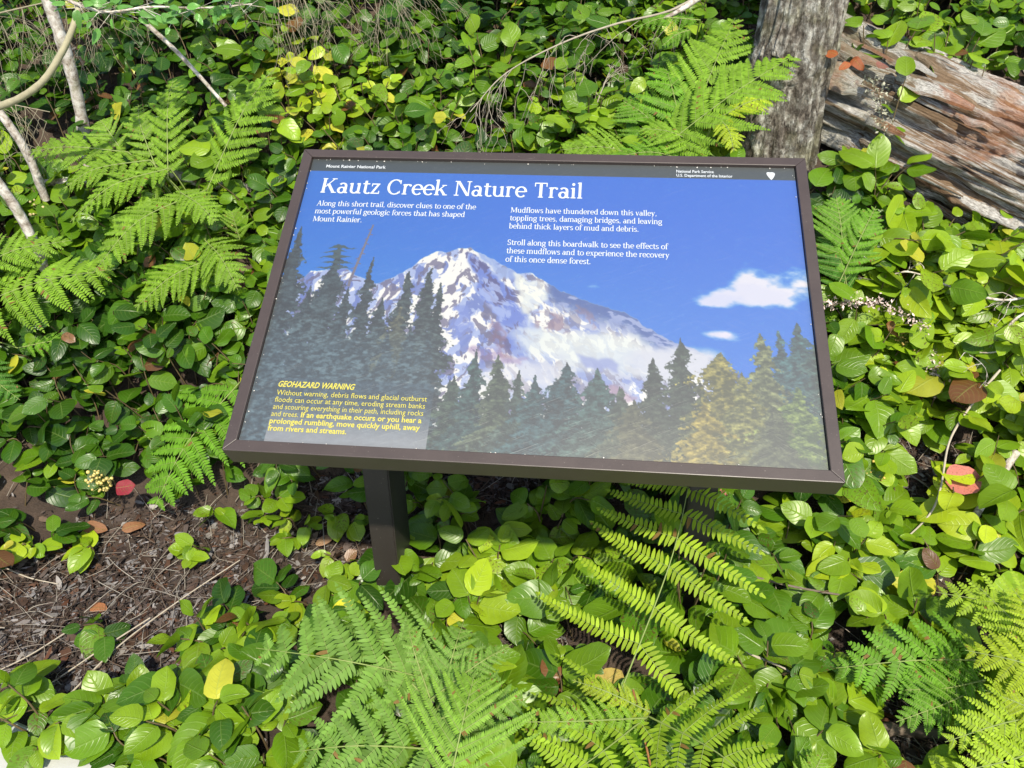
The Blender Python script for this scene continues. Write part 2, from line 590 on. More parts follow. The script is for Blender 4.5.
    put(mt * poly([(.52, .46), (.60, .475), (.63, .50), (.53, .50)]) * .7 * S(n2, .35, .5), (160, 130, 160))
    put(mt * poly([(.40, .43), (.45, .43), (.44, .45), (.40, .445)]) * .7, (150, 132, 178))
    # trees
    fine = fbm(U * 190, Vv * 230, 3, 101)
    fine2 = fbm(U * 80, Vv * 80, 3, 131)
    fineH = .55 * fbm(U * 120 + Vv * 50, Vv * 300, 4, 141) + .45 * fbm(U * 130, Vv * 130, 4, 143)
    fine3 = fbm(U * 420, Vv * 380, 2, 151)
    def tree(u0, v0, w, c, c2=None, p=.8, base=.62, lean=0.0, lay=95, dens=.5, seed=0):
        t = np.clip((Vv - v0) / (base - v0), 0, 1)
        uc = u0 + lean * (Vv - v0) + (vnoise(Vv * 40, Vv * 0 + seed, 7) - .5) * .004
        dx = U - uc; x = np.abs(dx)
        side = (dx > 0) * 31.0
        vd = Vv - x * (.35 + .3 * vnoise(Vv * 25, side, seed + 3))
        b1 = vnoise(vd * lay * .9, side + seed, seed + 11); b2 = vnoise(vd * lay * 2.1, side + seed, seed + 12)
        hw = w * 1.6 * t ** (p + .28) * (.22 + .70 * b1 + .34 * b2) * (.7 + .6 * vnoise(Vv * 18, Vv * 0 + seed * 3.3, 17)) + .0008
        k = (hw - x) / (hw + .0015) + (fine - .5) * (.75 + dens * .5) + (fine3 - .5) * .5
        m = (Vv > v0) * S(k, -.02, .22) * (x < hw * 1.5 + .001)
        sh = np.clip(.14 + (fineH - .45) * 1.7 + (fine - .45) * .6 + (fine3 - .5) * .35 - (dx / (w + 1e-6)) * .14 + (b2 - .5) * .5, 0, 1)
        cc = lerp(np.array(c) * .52, np.array(c2) * .92 if c2 is not None else np.array(c) * 1.45, sh)
        m = np.clip(m, 0, 1)[..., None]
        im[:] = im * (1 - m) + cc * m
    dk = (44, 66, 72); dk2 = (92, 116, 122)
    # back row of soft forest
    for k in range(26):
        tree(.30 + k * .026 + random.uniform(-.01, .01), random.uniform(.47, .53), .03, (54, 84, 84), (108, 132, 122), seed=k)
    ol = (58, 84, 76)
    tree(.011, .168, .075, dk, dk2, .75, seed=1)
    # snag
    tS = np.clip((Vv - .159) / .13, 0, 1)
    put((np.abs(U - (.147 - .022 * tS)) < .0016 + .0012 * tS) * (Vv > .159) * (Vv < .30), (112, 106, 122))
    for k in range(9):
        vv0 = .17 + k * .011; uu0 = .147 - .022 * (vv0 - .159) / .13; ln = .004 + .004 * random.random(); s = 1 if k % 2 else -1
        put((np.abs(Vv - vv0 - s * (U - uu0) * .4) < .0010) * ((U - uu0) * s > 0) * ((U - uu0) * s < ln), (106, 96, 112))
    # flat-topped tree
    tree(.091, .208, .062, dk, dk2, .55, seed=2, lay=42)
    for (va, wl, wr) in ((.213, .020, .036), (.222, .030, .018), (.233, .034, .030), (.246, .026, .036), (.258, .036, .034)):
        x_ = U - .091; ww_ = np.where(x_ < 0, wl, wr)
        th_ = .0042 * (1 - np.abs(x_) / ww_) * (.4 + 1.2 * fine)
        put(S(th_ - np.abs(Vv - va - np.abs(x_) * .10 - (fine2 - .5) * .010), -.0006, .0012) * (np.abs(x_) < ww_), (50, 74, 78))
    tree(.159, .233, .048, dk, dk2, .85, seed=3)
    tree(.055, .30, .07, dk, dk2, .7, seed=4); tree(.125, .30, .07, dk, dk2, .7, seed=5)
    tree(.19, .32, .06, dk, dk2, .7, seed=6)
    tree(.23, .262, .072, dk, (88, 108, 104), .62, seed=7, lay=70)
    tree(.268, .250, .055, dk, (92, 110, 104), .6, seed=8, lay=70); tree(.29, .285, .045, dk, (92, 112, 104), .7, seed=9)
    tree(.226, .339, .03, (96, 104, 82), (150, 146, 108), .5, base=.46, seed=10, dens=.9)
    tree(.16, .42, .03, (84, 112, 104), (126, 150, 132), .6, base=.52, seed=11, dens=.9)
    for k in range(16):
        tree(.012 + k * .0185 + random.uniform(-.006, .006), random.uniform(.34, .47), random.uniform(.035, .06), (40, 62, 70), (96, 124, 134), .7, seed=60 + k)
    # far left is one mass of boughs, bluish haze of reflected sky painted over
    put(S(Vv, .36, .44) * (1 - S(U, .27, .33)) * .30, (84, 112, 130))
    put(S(Vv, .33, .42) * (1 - S(U, .27, .33)) * S(fineH, .5, .66) * .45, (116, 142, 150))
    # middle row
    for (a, bb, ww, c, c2) in ((.335, .47, .05, (50, 80, 70), (108, 134, 106)), (.367, .418, .042, (28, 66, 72), (92, 132, 124)),
                               (.405, .426, .05, (72, 96, 78), (132, 148, 112)), (.44, .455, .04, (56, 86, 80), (110, 136, 120)),
                               (.468, .462, .05, (30, 74, 86), (92, 138, 138)), (.518, .436, .068, (24, 62, 78), (82, 128, 134)),
                               (.57, .444, .055, (32, 76, 84), (96, 140, 134)), (.61, .48, .05, (66, 92, 82), (118, 140, 116)),
                               (.659, .421, .052, (42, 66, 62), (98, 112, 92)), (.704, .380, .062, (40, 66, 60), (96, 114, 92)),
                               (.63, .50, .05, (88, 98, 74), (140, 142, 104)), (.735, .46, .05, (70, 88, 60), (128, 136, 88))):
        tree(a, bb, ww, c, c2, .72, seed=int(a * 1000), lay=80)
    # right: yellow-lit and blue-green trees
    tree(.863, .359, .05, (36, 92, 110), (100, 158, 156), .7, seed=21); tree(.896, .340, .075, (34, 90, 108), (98, 158, 156), .6, seed=22)
    tree(.925, .36, .06, (44, 92, 96), (98, 146, 136), .6, seed=23)
    tree(.835, .366, .05, (112, 130, 84), (200, 206, 136), .5, seed=24, dens=.9)
    tree(.768, .405, .078, (128, 132, 52), (232, 214, 104), .55, seed=25, dens=.8, lay=60)
    tree(.80, .44, .06, (116, 128, 62), (212, 206, 112), .6, seed=26, dens=.9)
    tree(.74, .50, .05, (160, 150, 52), (240, 214, 100), .6, seed=27, dens=.9)
    tree(.885, .465, .062, (84, 132, 66), (190, 208, 102), .6, seed=28, dens=.9)
    tree(.845, .50, .05, (86, 104, 74), (142, 150, 104), .6, seed=29)
    # lower fade into a pale brown in the middle
    put(S(Vv, .50, .60) * S(U, .42, .6) * (1 - S(U, .66, .76)) * .28, (150, 138, 106))
    # text box
    bx = (U > .041) * (U < .304) * (Vv > .489) * (Vv < .608)
    put(bx * .42, (52, 74, 92))
    put(bx * S(Vv, .515, .60) * .8, (168, 168, 172))  # painted reflection: box gets paler towards its bottom
    # black band
    put((Vv < .0305) * 1.0, (44, 56, 58))
    # weathering of the print: pale scuffs
    put(S(fbm(U * 300 + Vv * 60, Vv * 260, 2, 201), .66, .9) * .08, (205, 214, 220))
    return lin(np.clip(im, 0, 255)) * .375


img = paint()
PVt = np.stack([U - .46, .304 - Vv, np.full_like(U, -.0075)], -1).reshape(-1, 3)
ii = (np.arange(NV - 1)[:, None] * NU + np.arange(NU - 1)[None]).ravel()
PF = np.stack([ii, ii + NU, ii + NU + 1, ii + 1], -1)
panel = mesh_np('panel', PVt, PF, M_PRINT, sign, img.reshape(-1, 3), smooth=False)
place(panel)

# ---- lettering: a small slab-serif alphabet drawn with strokes
TK, TN, CAP, XH = .115, .052, .68, .48
def quad(a, b, c, d): return ('q', a, b, c, d)
def Sx(x, y0, y1, s='b', wd=TK):
    o = [quad((x - wd / 2, y0), (x + wd / 2, y0), (x + wd / 2, y1), (x - wd / 2, y1))]
    sh, sw = .045, .105
    if 'b' in s: o.append(quad((x - sw, y0), (x + sw, y0), (x + sw, y0 + sh), (x - sw, y0 + sh)))
    if 't' in s: o.append(quad((x - sw, y1 - sh), (x + sw, y1 - sh), (x + sw, y1), (x - sw, y1)))
    if 'l' in s: o.append(quad((x - sw, y1 - sh * 1.5), (x, y1 - sh), (x, y1), (x - sw, y1 - .02)))
    return o
def Hx(x0, x1, y, h=TN): return [quad((x0, y - h / 2), (x1, y - h / 2), (x1, y + h / 2), (x0, y + h / 2))]
def Dx(x0, y0, x1, y1, wd): return [quad((x0 - wd / 2, y0), (x0 + wd / 2, y0), (x1 + wd / 2, y1), (x1 - wd / 2, y1))]
def Ax(cx, cy, rx, ry, a0, a1, n=None):
    n = n or max(4, int(abs(a1 - a0) / 22)); o = []; pts = []
    for k in range(n + 1):
        a = R(a0 + (a1 - a0) * k / n); c, s = math.cos(a), math.sin(a)
        h = (TN + (TK - TN) * abs(c) ** 1.5) / 2
        pts.append(((cx + (rx - h) * c, cy + (ry - h) * s), (cx + (rx + h) * c, cy + (ry + h) * s)))
    for k in range(n): o.append(quad(pts[k][0], pts[k][1], pts[k + 1][1], pts[k + 1][0]))
    return o
def Px(x, y, r): return [('p', [(x + r * math.cos(R(45 * k)), y + r * math.sin(R(45 * k))) for k in range(8)])]
def serif(x, y, wd=.2): return Hx(x - wd / 2, x + wd / 2, y, .042)
GL = {
 'a': (.50, Ax(.2, .14, .14, .13, 0, 360) + Sx(.37, .02, .34, '') + Hx(.37, .48, .025) + Ax(.23, .33, .14, .13, 0, 150)),
 'b': (.55, Sx(.12, 0, .73, 'l') + Ax(.28, .24, .19, .23, -150, 150)),
 'c': (.47, Ax(.26, .24, .2, .23, 42, 318) + Px(.39, .37, .055)),
 'd': (.56, Sx(.42, 0, .73, 'l') + Hx(.42, .54, .025) + Ax(.26, .24, .19, .23, 30, 330)),
 'e': (.50, Ax(.26, .24, .2, .23, 0, 318) + Hx(.08, .44, .25)),
 'f': (.34, Sx(.15, 0, .58, 'b') + Ax(.28, .58, .13, .13, 20, 180) + Hx(.02, .32, .455)),
 'g': (.53, Ax(.24, .3, .17, .17, 0, 360) + Ax(.25, -.07, .2, .12, 0, 360) + Px(.46, .44, .05) + Dx(.14, .03, .16, .16, .06)),
 'h': (.60, Sx(.12, 0, .73, 'bl') + Ax(.29, .32, .16, .15, 0, 140) + Sx(.45, 0, .33, 'b')),
 'i': (.28, Sx(.14, 0, .48, 'bl') + Px(.14, .63, .07)),
 'k': (.58, Sx(.12, 0, .73, 'bl') + Dx(.16, .2, .42, .46, .07) + Dx(.48, .0, .26, .29, .13) + serif(.42, .46) + serif(.48, .022)),
 'l': (.28, Sx(.14, 0, .73, 'bl')),
 'm': (.90, Sx(.12, 0, .48, 'bl') + Ax(.29, .32, .15, .15, 0, 140) + Sx(.44, 0, .33, 'b') + Ax(.61, .32, .15, .15, 0, 140) + Sx(.76, 0, .33, 'b')),
 'n': (.60, Sx(.12, 0, .48, 'bl') + Ax(.29, .32, .16, .15, 0, 140) + Sx(.45, 0, .33, 'b')),
 'o': (.53, Ax(.265, .24, .21, .23, 0, 360)),
 'p': (.55, Sx(.12, -.22, .48, 'bl') + Ax(.28, .24, .19, .23, -150, 150)),
 'q': (.55, Sx(.42, -.22, .48, 'b') + Ax(.26, .24, .19, .23, 30, 330)),
 'r': (.42, Sx(.12, 0, .48, 'bl') + Ax(.26, .33, .13, .13, 50, 160) + Px(.35, .42, .055)),
 's': (.42, Ax(.21, .355, .13, .11, 25, 270) + Ax(.21, .125, .14, .115, -155, 90)),
 't': (.36, Sx(.15, .08, .6, '') + Ax(.27, .11, .12, .1, 180, 325) + Hx(.02, .33, .455)),
 'u': (.60, Sx(.13, .14, .48, 'l') + Ax(.28, .155, .15, .14, 180, 330) + Sx(.45, 0, .48, 'l') + Hx(.45, .57, .025)),
 'v': (.52, Dx(.25, 0, .1, .48, .12) + Dx(.26, 0, .43, .48, .06) + serif(.1, .46) + serif(.43, .46, .16)),
 'w': (.78, Dx(.22, 0, .1, .48, .11) + Dx(.23, 0, .39, .44, .055) + Dx(.54, 0, .39, .48, .11) + Dx(.55, 0, .70, .48, .055) + serif(.1, .46) + serif(.70, .46, .16) + serif(.39, .46, .14)),
 'x': (.52, Dx(.42, 0, .12, .48, .12) + Dx(.1, 0, .40, .48, .055) + serif(.1, .46) + serif(.41, .46, .16) + serif(.1, .022, .16) + serif(.42, .022)),
 'y': (.52, Dx(.25, 0, .1, .48, .12) + Dx(.14, -.2, .43, .48, .06) + serif(.1, .46) + serif(.43, .46, .16) + Px(.12, -.17, .055)),
 'z': (.47, Hx(.06, .42, .455) + Hx(.05, .43, .026) + Dx(.11, .03, .36, .45, .11) + Dx(.08, .34, .08, .45, .045) + Dx(.41, .03, .41, .14, .045)),
 'A': (.72, Dx(.09, 0, .34, .68, .06) + Dx(.60, 0, .36, .68, .13) + Hx(.19, .5, .24) + serif(.09, .022) + serif(.60, .022, .24)),
 'C': (.68, Ax(.36, .34, .29, .335, 45, 315) + Dx(.58, .48, .58, .66, .045) + Dx(.58, .05, .58, .16, .04)),
 'K': (.76, Sx(.15, 0, .68, 'bt', .13) + Dx(.22, .28, .56, .65, .065) + Dx(.62, 0, .33, .42, .15) + serif(.57, .658, .22) + serif(.63, .022, .22)),
 'M': (.92, Sx(.13, 0, .68, 'bt', .06) + Dx(.45, .05, .15, .68, .13) + Dx(.45, .05, .76, .68, .06) + Sx(.78, 0, .68, 'bt', .13)),
 'N': (.78, Sx(.13, 0, .68, 'bt', .06) + Dx(.63, .0, .16, .68, .14) + Sx(.65, 0.0, .68, 't', .06)),
 'R': (.70, Sx(.15, 0, .68, 'bt', .13) + Hx(.15, .36, .655) + Hx(.15, .36, .33) + Ax(.36, .49, .16, .19, -90, 90) + Dx(.60, 0, .36, .33, .14) + serif(.61, .022, .18)),
 'S': (.54, Ax(.27, .5, .17, .17, 25, 270) + Ax(.26, .17, .19, .17, -155, 90) + Dx(.43, .5, .43, .66, .045) + Dx(.09, .02, .09, .18, .045)),
 'T': (.66, Sx(.33, 0, .68, 'b', .13) + Hx(.06, .60, .655) + Dx(.08, .5, .08, .66, .045) + Dx(.58, .5, .58, .66, .045)),
 ',': (.25, Px(.12, .05, .06) + Dx(.08, -.1, .14, .05, .05)),
 '.': (.25, Px(.12, .055, .062)),
 ' ': (.27, []),
}


def text_width(s): return sum(GL[c][0] for c in s)


def serif_text(name, lines, mat):
    """lines: (string, u, v of the baseline, em height, width or x scale) on the panel -> ONE mesh"""
    V = []; F = []; lay = 0
    for (s, u, v, em, wid) in lines:
        kx = wid / (text_width(s) * em) if wid > .02 else 1.0
        x = u - .46
        for ch in s:
            adv, cmds = GL[ch]
            for i, c in enumerate(cmds):
                z = -.0070 + (i % 9) * .00002
                pts = c[1:] if c[0] == 'q' else c[1]
                n = len(V)
                P = [(x + p[0] * em * kx, .304 - v + p[1] * em, z) for p in pts]
                ar = sum(P[k][0] * P[(k + 1) % len(P)][1] - P[(k + 1) % len(P)][0] * P[k][1] for k in range(len(P)))
                if ar < 0: P.reverse()
                V += P; F.append(tuple(range(n, n + len(P))))
            x += adv * em * kx
    o = mesh_np(name, V, F, mat, panel, smooth=False)
    return o


serif_text('title_lettering', [('Kautz Creek Nature Trail', .029, .0855, .0535, .502)], M_WHITE)
E1 = .0178
w1 = .304 / text_width('Along this short trail, discover clues to one of the')
w2 = .289 / text_width('these mudflows and to experience the recovery')
serif_text('paragraph_lettering', [(s, .030, .1175 + i * .0188, E1, text_width(s) * w1) for i, s in enumerate(
    ('Along this short trail, discover clues to one of the', 'most powerful geologic forces that has shaped', 'Mount Rainier.'))], M_WHITE)
serif_text('paragraph_lettering', [(s, .399, .1225 + k * .0188, E1, text_width(s) * w2) for k, s in (
    (0, 'Mudflows have thundered down this valley,'), (1, 'toppling trees, damaging bridges, and leaving'), (2, 'behind thick layers of mud and debris.'),
    (4, 'Stroll along this boardwalk to see the effects of'), (5, 'these mudflows and to experience the recovery'), (6, 'of this once dense forest.'))], M_WHITE)


def sans_text(name, lines, mat):
    """lines: (string, u, v baseline, size, total width, shear, weight) with Blender's built-in font -> ONE mesh"""
    V = []; F = []
    for (s, u, v, size, wid, shear, wt) in lines:
        cu = bpy.data.curves.new('t', 'FONT')
        cu.body = s; cu.size = size; cu.shear = shear; cu.offset = wt * size; cu.resolution_u = 2
        ob = bpy.data.objects.new('t', cu); COL.objects.link(ob)
        dg = bpy.context.evaluated_depsgraph_get()
        m = bpy.data.meshes.new_from_object(ob.evaluated_get(dg))
        co = np.array([tuple(q.co) for q in m.vertices])
        kx = wid / (co[:, 0].max() - co[:, 0].min())
        n = len(V)
        for c in co: V.append((u - .46 + (c[0] - co[:, 0].min()) * kx, .304 - v + c[1], -.0070))
        for p in m.polygons: F.append(tuple(n + q for q in p.vertices))
        bpy.data.objects.remove(ob); bpy.data.curves.remove(cu); bpy.data.meshes.remove(m)
    return mesh_np(name, V, F, mat, panel, smooth=False)


sans_text('header_lettering', [('Mount Rainier National Park', .030, .0215, .0105, .118, 0, .02)], M_WHITE)
sans_text('header_lettering', [('National Park Service', .703, .0165, .0095, .069, 0, .02),
                               ('U.S. Department of the Interior', .703, .0265, .0095, .103, 0, .02)], M_WHITE)
GEO = [('GEOHAZARD WARNING', .0425, .5055, .0152, .130, .25, .025)]
for i, (s, wd, wt) in enumerate((('Without warning, debris flows and glacial outburst', .252, .0), ('floods can occur at any time, eroding stream banks', .2505, .0),
                                 ('and scouring everything in their path, including rocks', .2495, .0), ('and trees.', .045, .0),
                                 ('prolonged rumbling, move quickly uphill, away', .2475, .022), ('from rivers and streams.', .130, .022))):
    GEO.append((s, .043, .521 + i * .0130, .0138, wd, .0, wt))
GEO.append(('If an earthquake occurs or you hear a', .043 + .0495, .521 + 3 * .0130, .0138, .199, .0, .022))
sans_text('warning_lettering', GEO, M_YELLOW)

# arrowhead emblem
ah = [(0, -1), (.28, -.55), (.5, 0), (.62, .5), (.5, .8), (.2, .92), (-.1, .86), (-.4, .94), (-.62, .74), (-.6, .35), (-.45, -.1), (-.22, -.6)]
V = [(.876 - .46 + x * .0125, .304 - .0205 + y * .0100, -.0070) for x, y in ah]
emb = mesh_np('arrowhead_emblem', V, [tuple(range(len(V)))], M_WHITE, panel, smooth=False)
M_EMB = plain('emblem_mark', (.35, .42, .38), .6, .1, 200, 0)
marks = [[(-.35, .1), (-.18, .72), (-.02, .1)], [(-.05, .02), (.2, .45), (.42, .02)], [(-.3, -.1), (.3, -.1), (.1, -.45), (-.1, -.45)]]
V = []; F = []
for mk in marks:
    n = len(V); V += [(.876 - .46 + x * .0125, .304 - .0205 + y * .0100, -.0067) for x, y in mk]; F.append(tuple(range(n, n + len(mk))))
mesh_np('emblem_drawing', V, F, M_EMB, panel, smooth=False)

# crumbs caught in the groove round the print
a = Acc()
oct_v = np.array([(1, 0, 0), (-1, 0, 0), (0, 1, 0), (0, -1, 0), (0, 0, 1), (0, 0, -1)], float)
oct_f = np.array([(0, 2, 4, 4), (2, 1, 4, 4), (1, 3, 4, 4), (3, 0, 4, 4)])
oct_f = np.array([(0, 2, 4), (2, 1, 4), (1, 3, 4), (3, 0, 4), (2, 0, 5), (1, 2, 5), (3, 1, 5), (0, 3, 5)])
for k in range(70):
    e = random.random()
    if e < .5: x, y = random.uniform(-.45, .45), .301
    elif e < .8: x, y = -.457, random.uniform(-.3, .3)
    elif e < .9: x, y = .457, random.uniform(-.3, .3)
    else: x, y = random.uniform(-.45, .45), -.301
    s = random.uniform(.0005, .0016)
    a.add(oct_v * s * rng.uniform(.5, 1.5, 3) + (x + random.gauss(0, .001), y + random.gauss(0, .001), -.0068 + s * .5), oct_f)
cr = a.build('grit', M_CREAM, panel)
cr['kind'] = 'stuff'

# ================================================================== LARGE THINGS
def lathe_log(P, R0, R1, n_len, n_ang, disp, seed):
    """displaced trunk along path P; returns V, F and per-vertex height of the relief"""
    P = smooth_path(P, n_len)
    T = norm(np.gradient(P, axis=0))
    ref = np.array([.1, -1.0, .2])
    A = norm(np.cross(T, ref)); B = np.cross(T, A)
    s = np.concatenate([[0], np.cumsum(np.linalg.norm(np.diff(P, axis=0), axis=1))])
    a = np.arange(n_ang) * 2 * math.pi / n_ang
    S_, A_ = np.meshgrid(s, a, indexing='ij')
    rr = np.linspace(R0, R1, n_len)[:, None]
    h = disp(S_, A_, seed)
    r = rr * (1 + h)
    V = P[:, None] + r[..., None] * (A[:, None] * np.cos(A_)[..., None] + B[:, None] * np.sin(A_)[..., None])
    V = V.reshape(-1, 3)
    i = np.arange(n_len - 1)[:, None] * n_ang; j = np.arange(n_ang)[None]
    F = np.stack([i + j, i + (j + 1) % n_ang, i + n_ang + (j + 1) % n_ang, i + n_ang + j], -1).reshape(-1, 4)
    UV = np.stack([S_.ravel(), A_.ravel()], -1)
    # end discs
    c = len(V)
    V = np.vstack([V, P[0], P[-1]])
    e0 = np.stack([np.full(n_ang, c), (np.arange(n_ang) + 1) % n_ang, np.arange(n_ang)], -1)
    l0 = (n_len - 1) * n_ang
    e1 = np.stack([np.full(n_ang, c + 1), l0 + np.arange(n_ang), l0 + (np.arange(n_ang) + 1) % n_ang], -1)
    UV = np.vstack([UV, [0, 0], [s[-1], 0]])
    H = np.append(h.ravel(), [0, 0])
    Fl = [tuple(f) for f in F.tolist()] + [tuple(f) for f in e0.tolist()] + [tuple(f) for f in e1.tolist()]
    return V, Fl, UV, H


def wrapn(a, k):       # noise coordinate on a circle
    return np.cos(a) * k, np.sin(a) * k


def disp_log(s, a, seed):
    cx, cy = wrapn(a, 1.0)
    big = fbm(cx * 2.2 + s * .9 + 7, cy * 2.2 + 3.1, 3, seed) - .5
    fib = fbm(a * 16 + s * .8, s * 1.6 + a * 2, 4, seed + 3)
    fib2 = fbm(a * 40 + s * 1.5, s * 4.0, 3, seed + 9)
    crack = np.clip((fbm(a * 7 + s * .5, s * 1.1 + 4, 3, seed + 5) - .56) * 7, 0, 1)
    steps = np.floor(fib * 7) / 7
    chunk = np.clip((fbm(cx * 6 + s * 7, cy * 6 - s * 5, 4, seed + 21) - .5) * 5, 0, 1)
    return big * .42 + (steps * .35 + fib * .65 - .5) * .22 + (fib2 - .5) * .10 - crack * .18 - chunk * .10 + (fbm(a * 25, s * 40, 3, seed + 31) - .5) * .05


# weathered, rotting log material
M_LOG, t, b, o = newmat('rotting_wood')
uvn = nd(t, 'ShaderNodeUVMap', uv_map='uv')
def uvmap(sx, sy):
    m = nd(t, 'ShaderNodeMapping'); m.inputs['Scale'].default_value = (sx, sy, 1); t.links.new(uvn.outputs[0], m.inputs[0]); return m.outputs[0]
f1 = noise(t, 1, 6, .7, uvmap(5, 22), .5); f2 = noise(t, 1, 5, .7, uvmap(3, 8), .9); f3 = noise(t, 1, 6, .75, uvmap(55, 110), .1); f4 = noise(t, 70, 6, .75, objco(t), .1)
oc = objco(t)
blot = noise(t, 5.5, 5, .65, oc, .4); blot2 = noise(t, 9, 5, .7, oc, .2)
c = ramp(t, f1, [(.25, (.035, .022, .014)), (.42, (.12, .075, .045)), (.56, (.24, .165, .105)), (.72, (.36, .29, .22))])
pale = ramp(t, f2, [(.45, 0.0), (.52, 1.0)])
c = mixc(t, math_n(t, 'MULTIPLY', pale, .95), c, ramp(t, f3, [(.36, (.16, .145, .13)), (.52, (.46, .44, .41)), (.66, (.66, .64, .60))]))
sepo = nd(t, 'ShaderNodeSeparateXYZ'); t.links.new(uvn.outputs[0], sepo.inputs[0])
red = math_n(t, 'MULTIPLY', ramp(t, blot, [(.47, 0.0), (.56, 1.0)]), ramp(t, sepo.outputs[0], [(.42, 0.0), (.6, 1.0)]))
c = mixc(t, math_n(t, 'MULTIPLY', red, .7), c, ramp(t, blot2, [(.3, (.12, .04, .018)), (.55, (.30, .12, .055)), (.75, (.48, .26, .12))]))
crk = ramp(t, f1, [(.33, 0.12), (.43, 1.0)])
c = mixc(t, .85, c, crk, 'MULTIPLY')
c = mixc(t, .75, c, mixc(t, f4, (.35, .33, .30), (1.65, 1.65, 1.65)), 'MULTIPLY')
att = nd(t, 'ShaderNodeAttribute', attribute_name='tint')
c = mixc(t, math_n(t, 'MULTIPLY', att.outputs['Fac'], ramp(t, blot2, [(.42, 0.0), (.55, .9)])), c, ramp(t, f3, [(.3, (.10, .10, .06)), (.65, (.27, .27, .20))]))
t.links.new(c, b.inputs['Base Color']); b.inputs['Roughness'].default_value = .9; b.inputs['Specular IOR Level'].default_value = .2
t.links.new(bump(t, math_n(t, 'ADD', math_n(t, 'ADD', f1, math_n(t, 'MULTIPLY', f3, .5)), f4), .9, .012), b.inputs['Normal'])

la = at(845, 92, .10) ; lb = at(930, 132, .13); lc = at(1050, 190, .15)
dirl = (lc - la).normalized()
LOGP = [la - dirl * .16, la + dirl * .12, lb, lc, lc + dirl * .5, lc + dirl * 1.1]
LOGP = [p + Vector((0, .10, -.035)) for p in LOGP]
V, F, UVs, H = lathe_log(LOGP, .19, .205, 260, 180, disp_log, 5)
lich = np.clip(1 - UVs[:, 0] / .42, 0, 1)[:, None] * np.ones((1, 3))
# splinters and slabs standing off its surface
PL = smooth_path(LOGP, 260); TL = norm(np.gradient(PL, axis=0)); AL = norm(np.cross(TL, np.array([.1, -1., .2]))); BL = np.cross(TL, AL)
V = [V]; UVs = [UVs]; nb = len(V[0])
for k in range(46):
    i0 = random.randrange(2, 150); ln_ = int(random.uniform(14, 60)); i1 = min(258, i0 + ln_); an = random.uniform(0, 6.28)
    wv_ = random.uniform(.006, .026); th_ = random.uniform(.002, .007); rr_ = np.interp(i0, [0, 259], [.19, .205]) * random.uniform(.97, 1.10)
    q = np.linspace(i0, i1, 7).astype(int); tp_ = np.sin(np.linspace(.25, math.pi - .15, 7)) ** .6 + rng.normal(0, .10, 7)
    rad_ = AL[q] * math.cos(an) + BL[q] * math.sin(an); tan_ = -AL[q] * math.sin(an) + BL[q] * math.cos(an)
    lift = np.linspace(random.uniform(-.01, .01), random.uniform(-.012, .02), 7)[:, None]
    c_ = PL[q] + rad_ * (rr_ + lift) + tan_ * rng.normal(0, .002, 7)[:, None]
    ring = np.stack([c_ - tan_ * (wv_ * tp_)[:, None], c_ + rad_ * th_ - tan_ * (wv_ * tp_ * .5)[:, None], c_ + rad_ * th_ * .8 + tan_ * (wv_ * tp_ * .6)[:, None], c_ + tan_ * (wv_ * tp_)[:, None]], 1).reshape(-1, 3)
    V.append(ring); UVs.append(np.stack([np.repeat(q * .0072 + k * .37, 4), np.full(28, an) + np.tile([0, .05, .12, .2], 7)], -1))
    for z_ in range(6):
        for y_ in range(3): F.append((nb + z_ * 4 + y_, nb + z_ * 4 + y_ + 1, nb + z_ * 4 + 5 + y_, nb + z_ * 4 + 4 + y_))
    nb += 28
V = np.vstack(V); UVs = np.vstack(UVs)
lich = np.clip(1 - ((V - np.array(LOGP[0])) @ np.array(dirl)) / .42, 0, 1)[:, None] * np.ones((1, 3))
log = mesh_np('fallen_log', V, F, M_LOG, None, np.hstack([lich, lich[:, :1]]), UVs, origin=LOGP[2])
tag(log, 'thick rotting fallen log with white weathered streaks and orange crumbling wood beside the tree', 'log')

# tree behind the sign
M_BARK, t, b, o = newmat('mottled_bark')
uvn = nd(t, 'ShaderNodeUVMap', uv_map='uv')
oc = objco(t)
p1 = noise(t, 24, 7, .75, oc, .1); p2 = noise(t, 9, 4, .6, oc, .1); p3 = noise(t, 110, 4, .7, oc)
vo = nd(t, 'ShaderNodeTexVoronoi', feature='DISTANCE_TO_EDGE'); vo.inputs['Scale'].default_value = 1
mp = nd(t, 'ShaderNodeMapping'); mp.inputs['Scale'].default_value = (34, 7.5, 1); t.links.new(uvn.outputs[0], mp.inputs[0])
t.links.new(mixc(t, .12, mp.outputs[0], nd(t, 'ShaderNodeTexNoise').outputs[1]), vo.inputs[0])
mpb = nd(t, 'ShaderNodeMapping'); mpb.inputs['Scale'].default_value = (14, 5.5, 1); t.links.new(uvn.outputs[0], mpb.inputs[0])
cr_ = ramp(t, noise(t, 1, 6, .7, objco(t, (46, 46, 15)), 0), [(.40, 0.0), (.52, 1.0)])
c = ramp(t, p1, [(.34, (.06, .05, .04)), (.46, (.13, .11, .09)), (.56, (.26, .245, .21)), (.66, (.50, .49, .45))])
c = mixc(t, math_n(t, 'MULTIPLY', ramp(t, p2, [(.5, 0.0), (.62, 1.0)]), .4), c, (.22, .22, .12))
c = mixc(t, .75, c, mixc(t, cr_, (.35, .31, .27), (1, 1, 1)), 'MULTIPLY')
c = mixc(t, .6, c, mixc(t, p3, (.5, .5, .5), (1.5, 1.5, 1.5)), 'MULTIPLY')
t.links.new(c, b.inputs['Base Color']); b.inputs['Roughness'].default_value = .95; b.inputs['Specular IOR Level'].default_value = .2
t.links.new(bump(t, math_n(t, 'ADD', cr_, math_n(t, 'MULTIPLY', p1, .8)), .8, .01), b.inputs['Normal'])


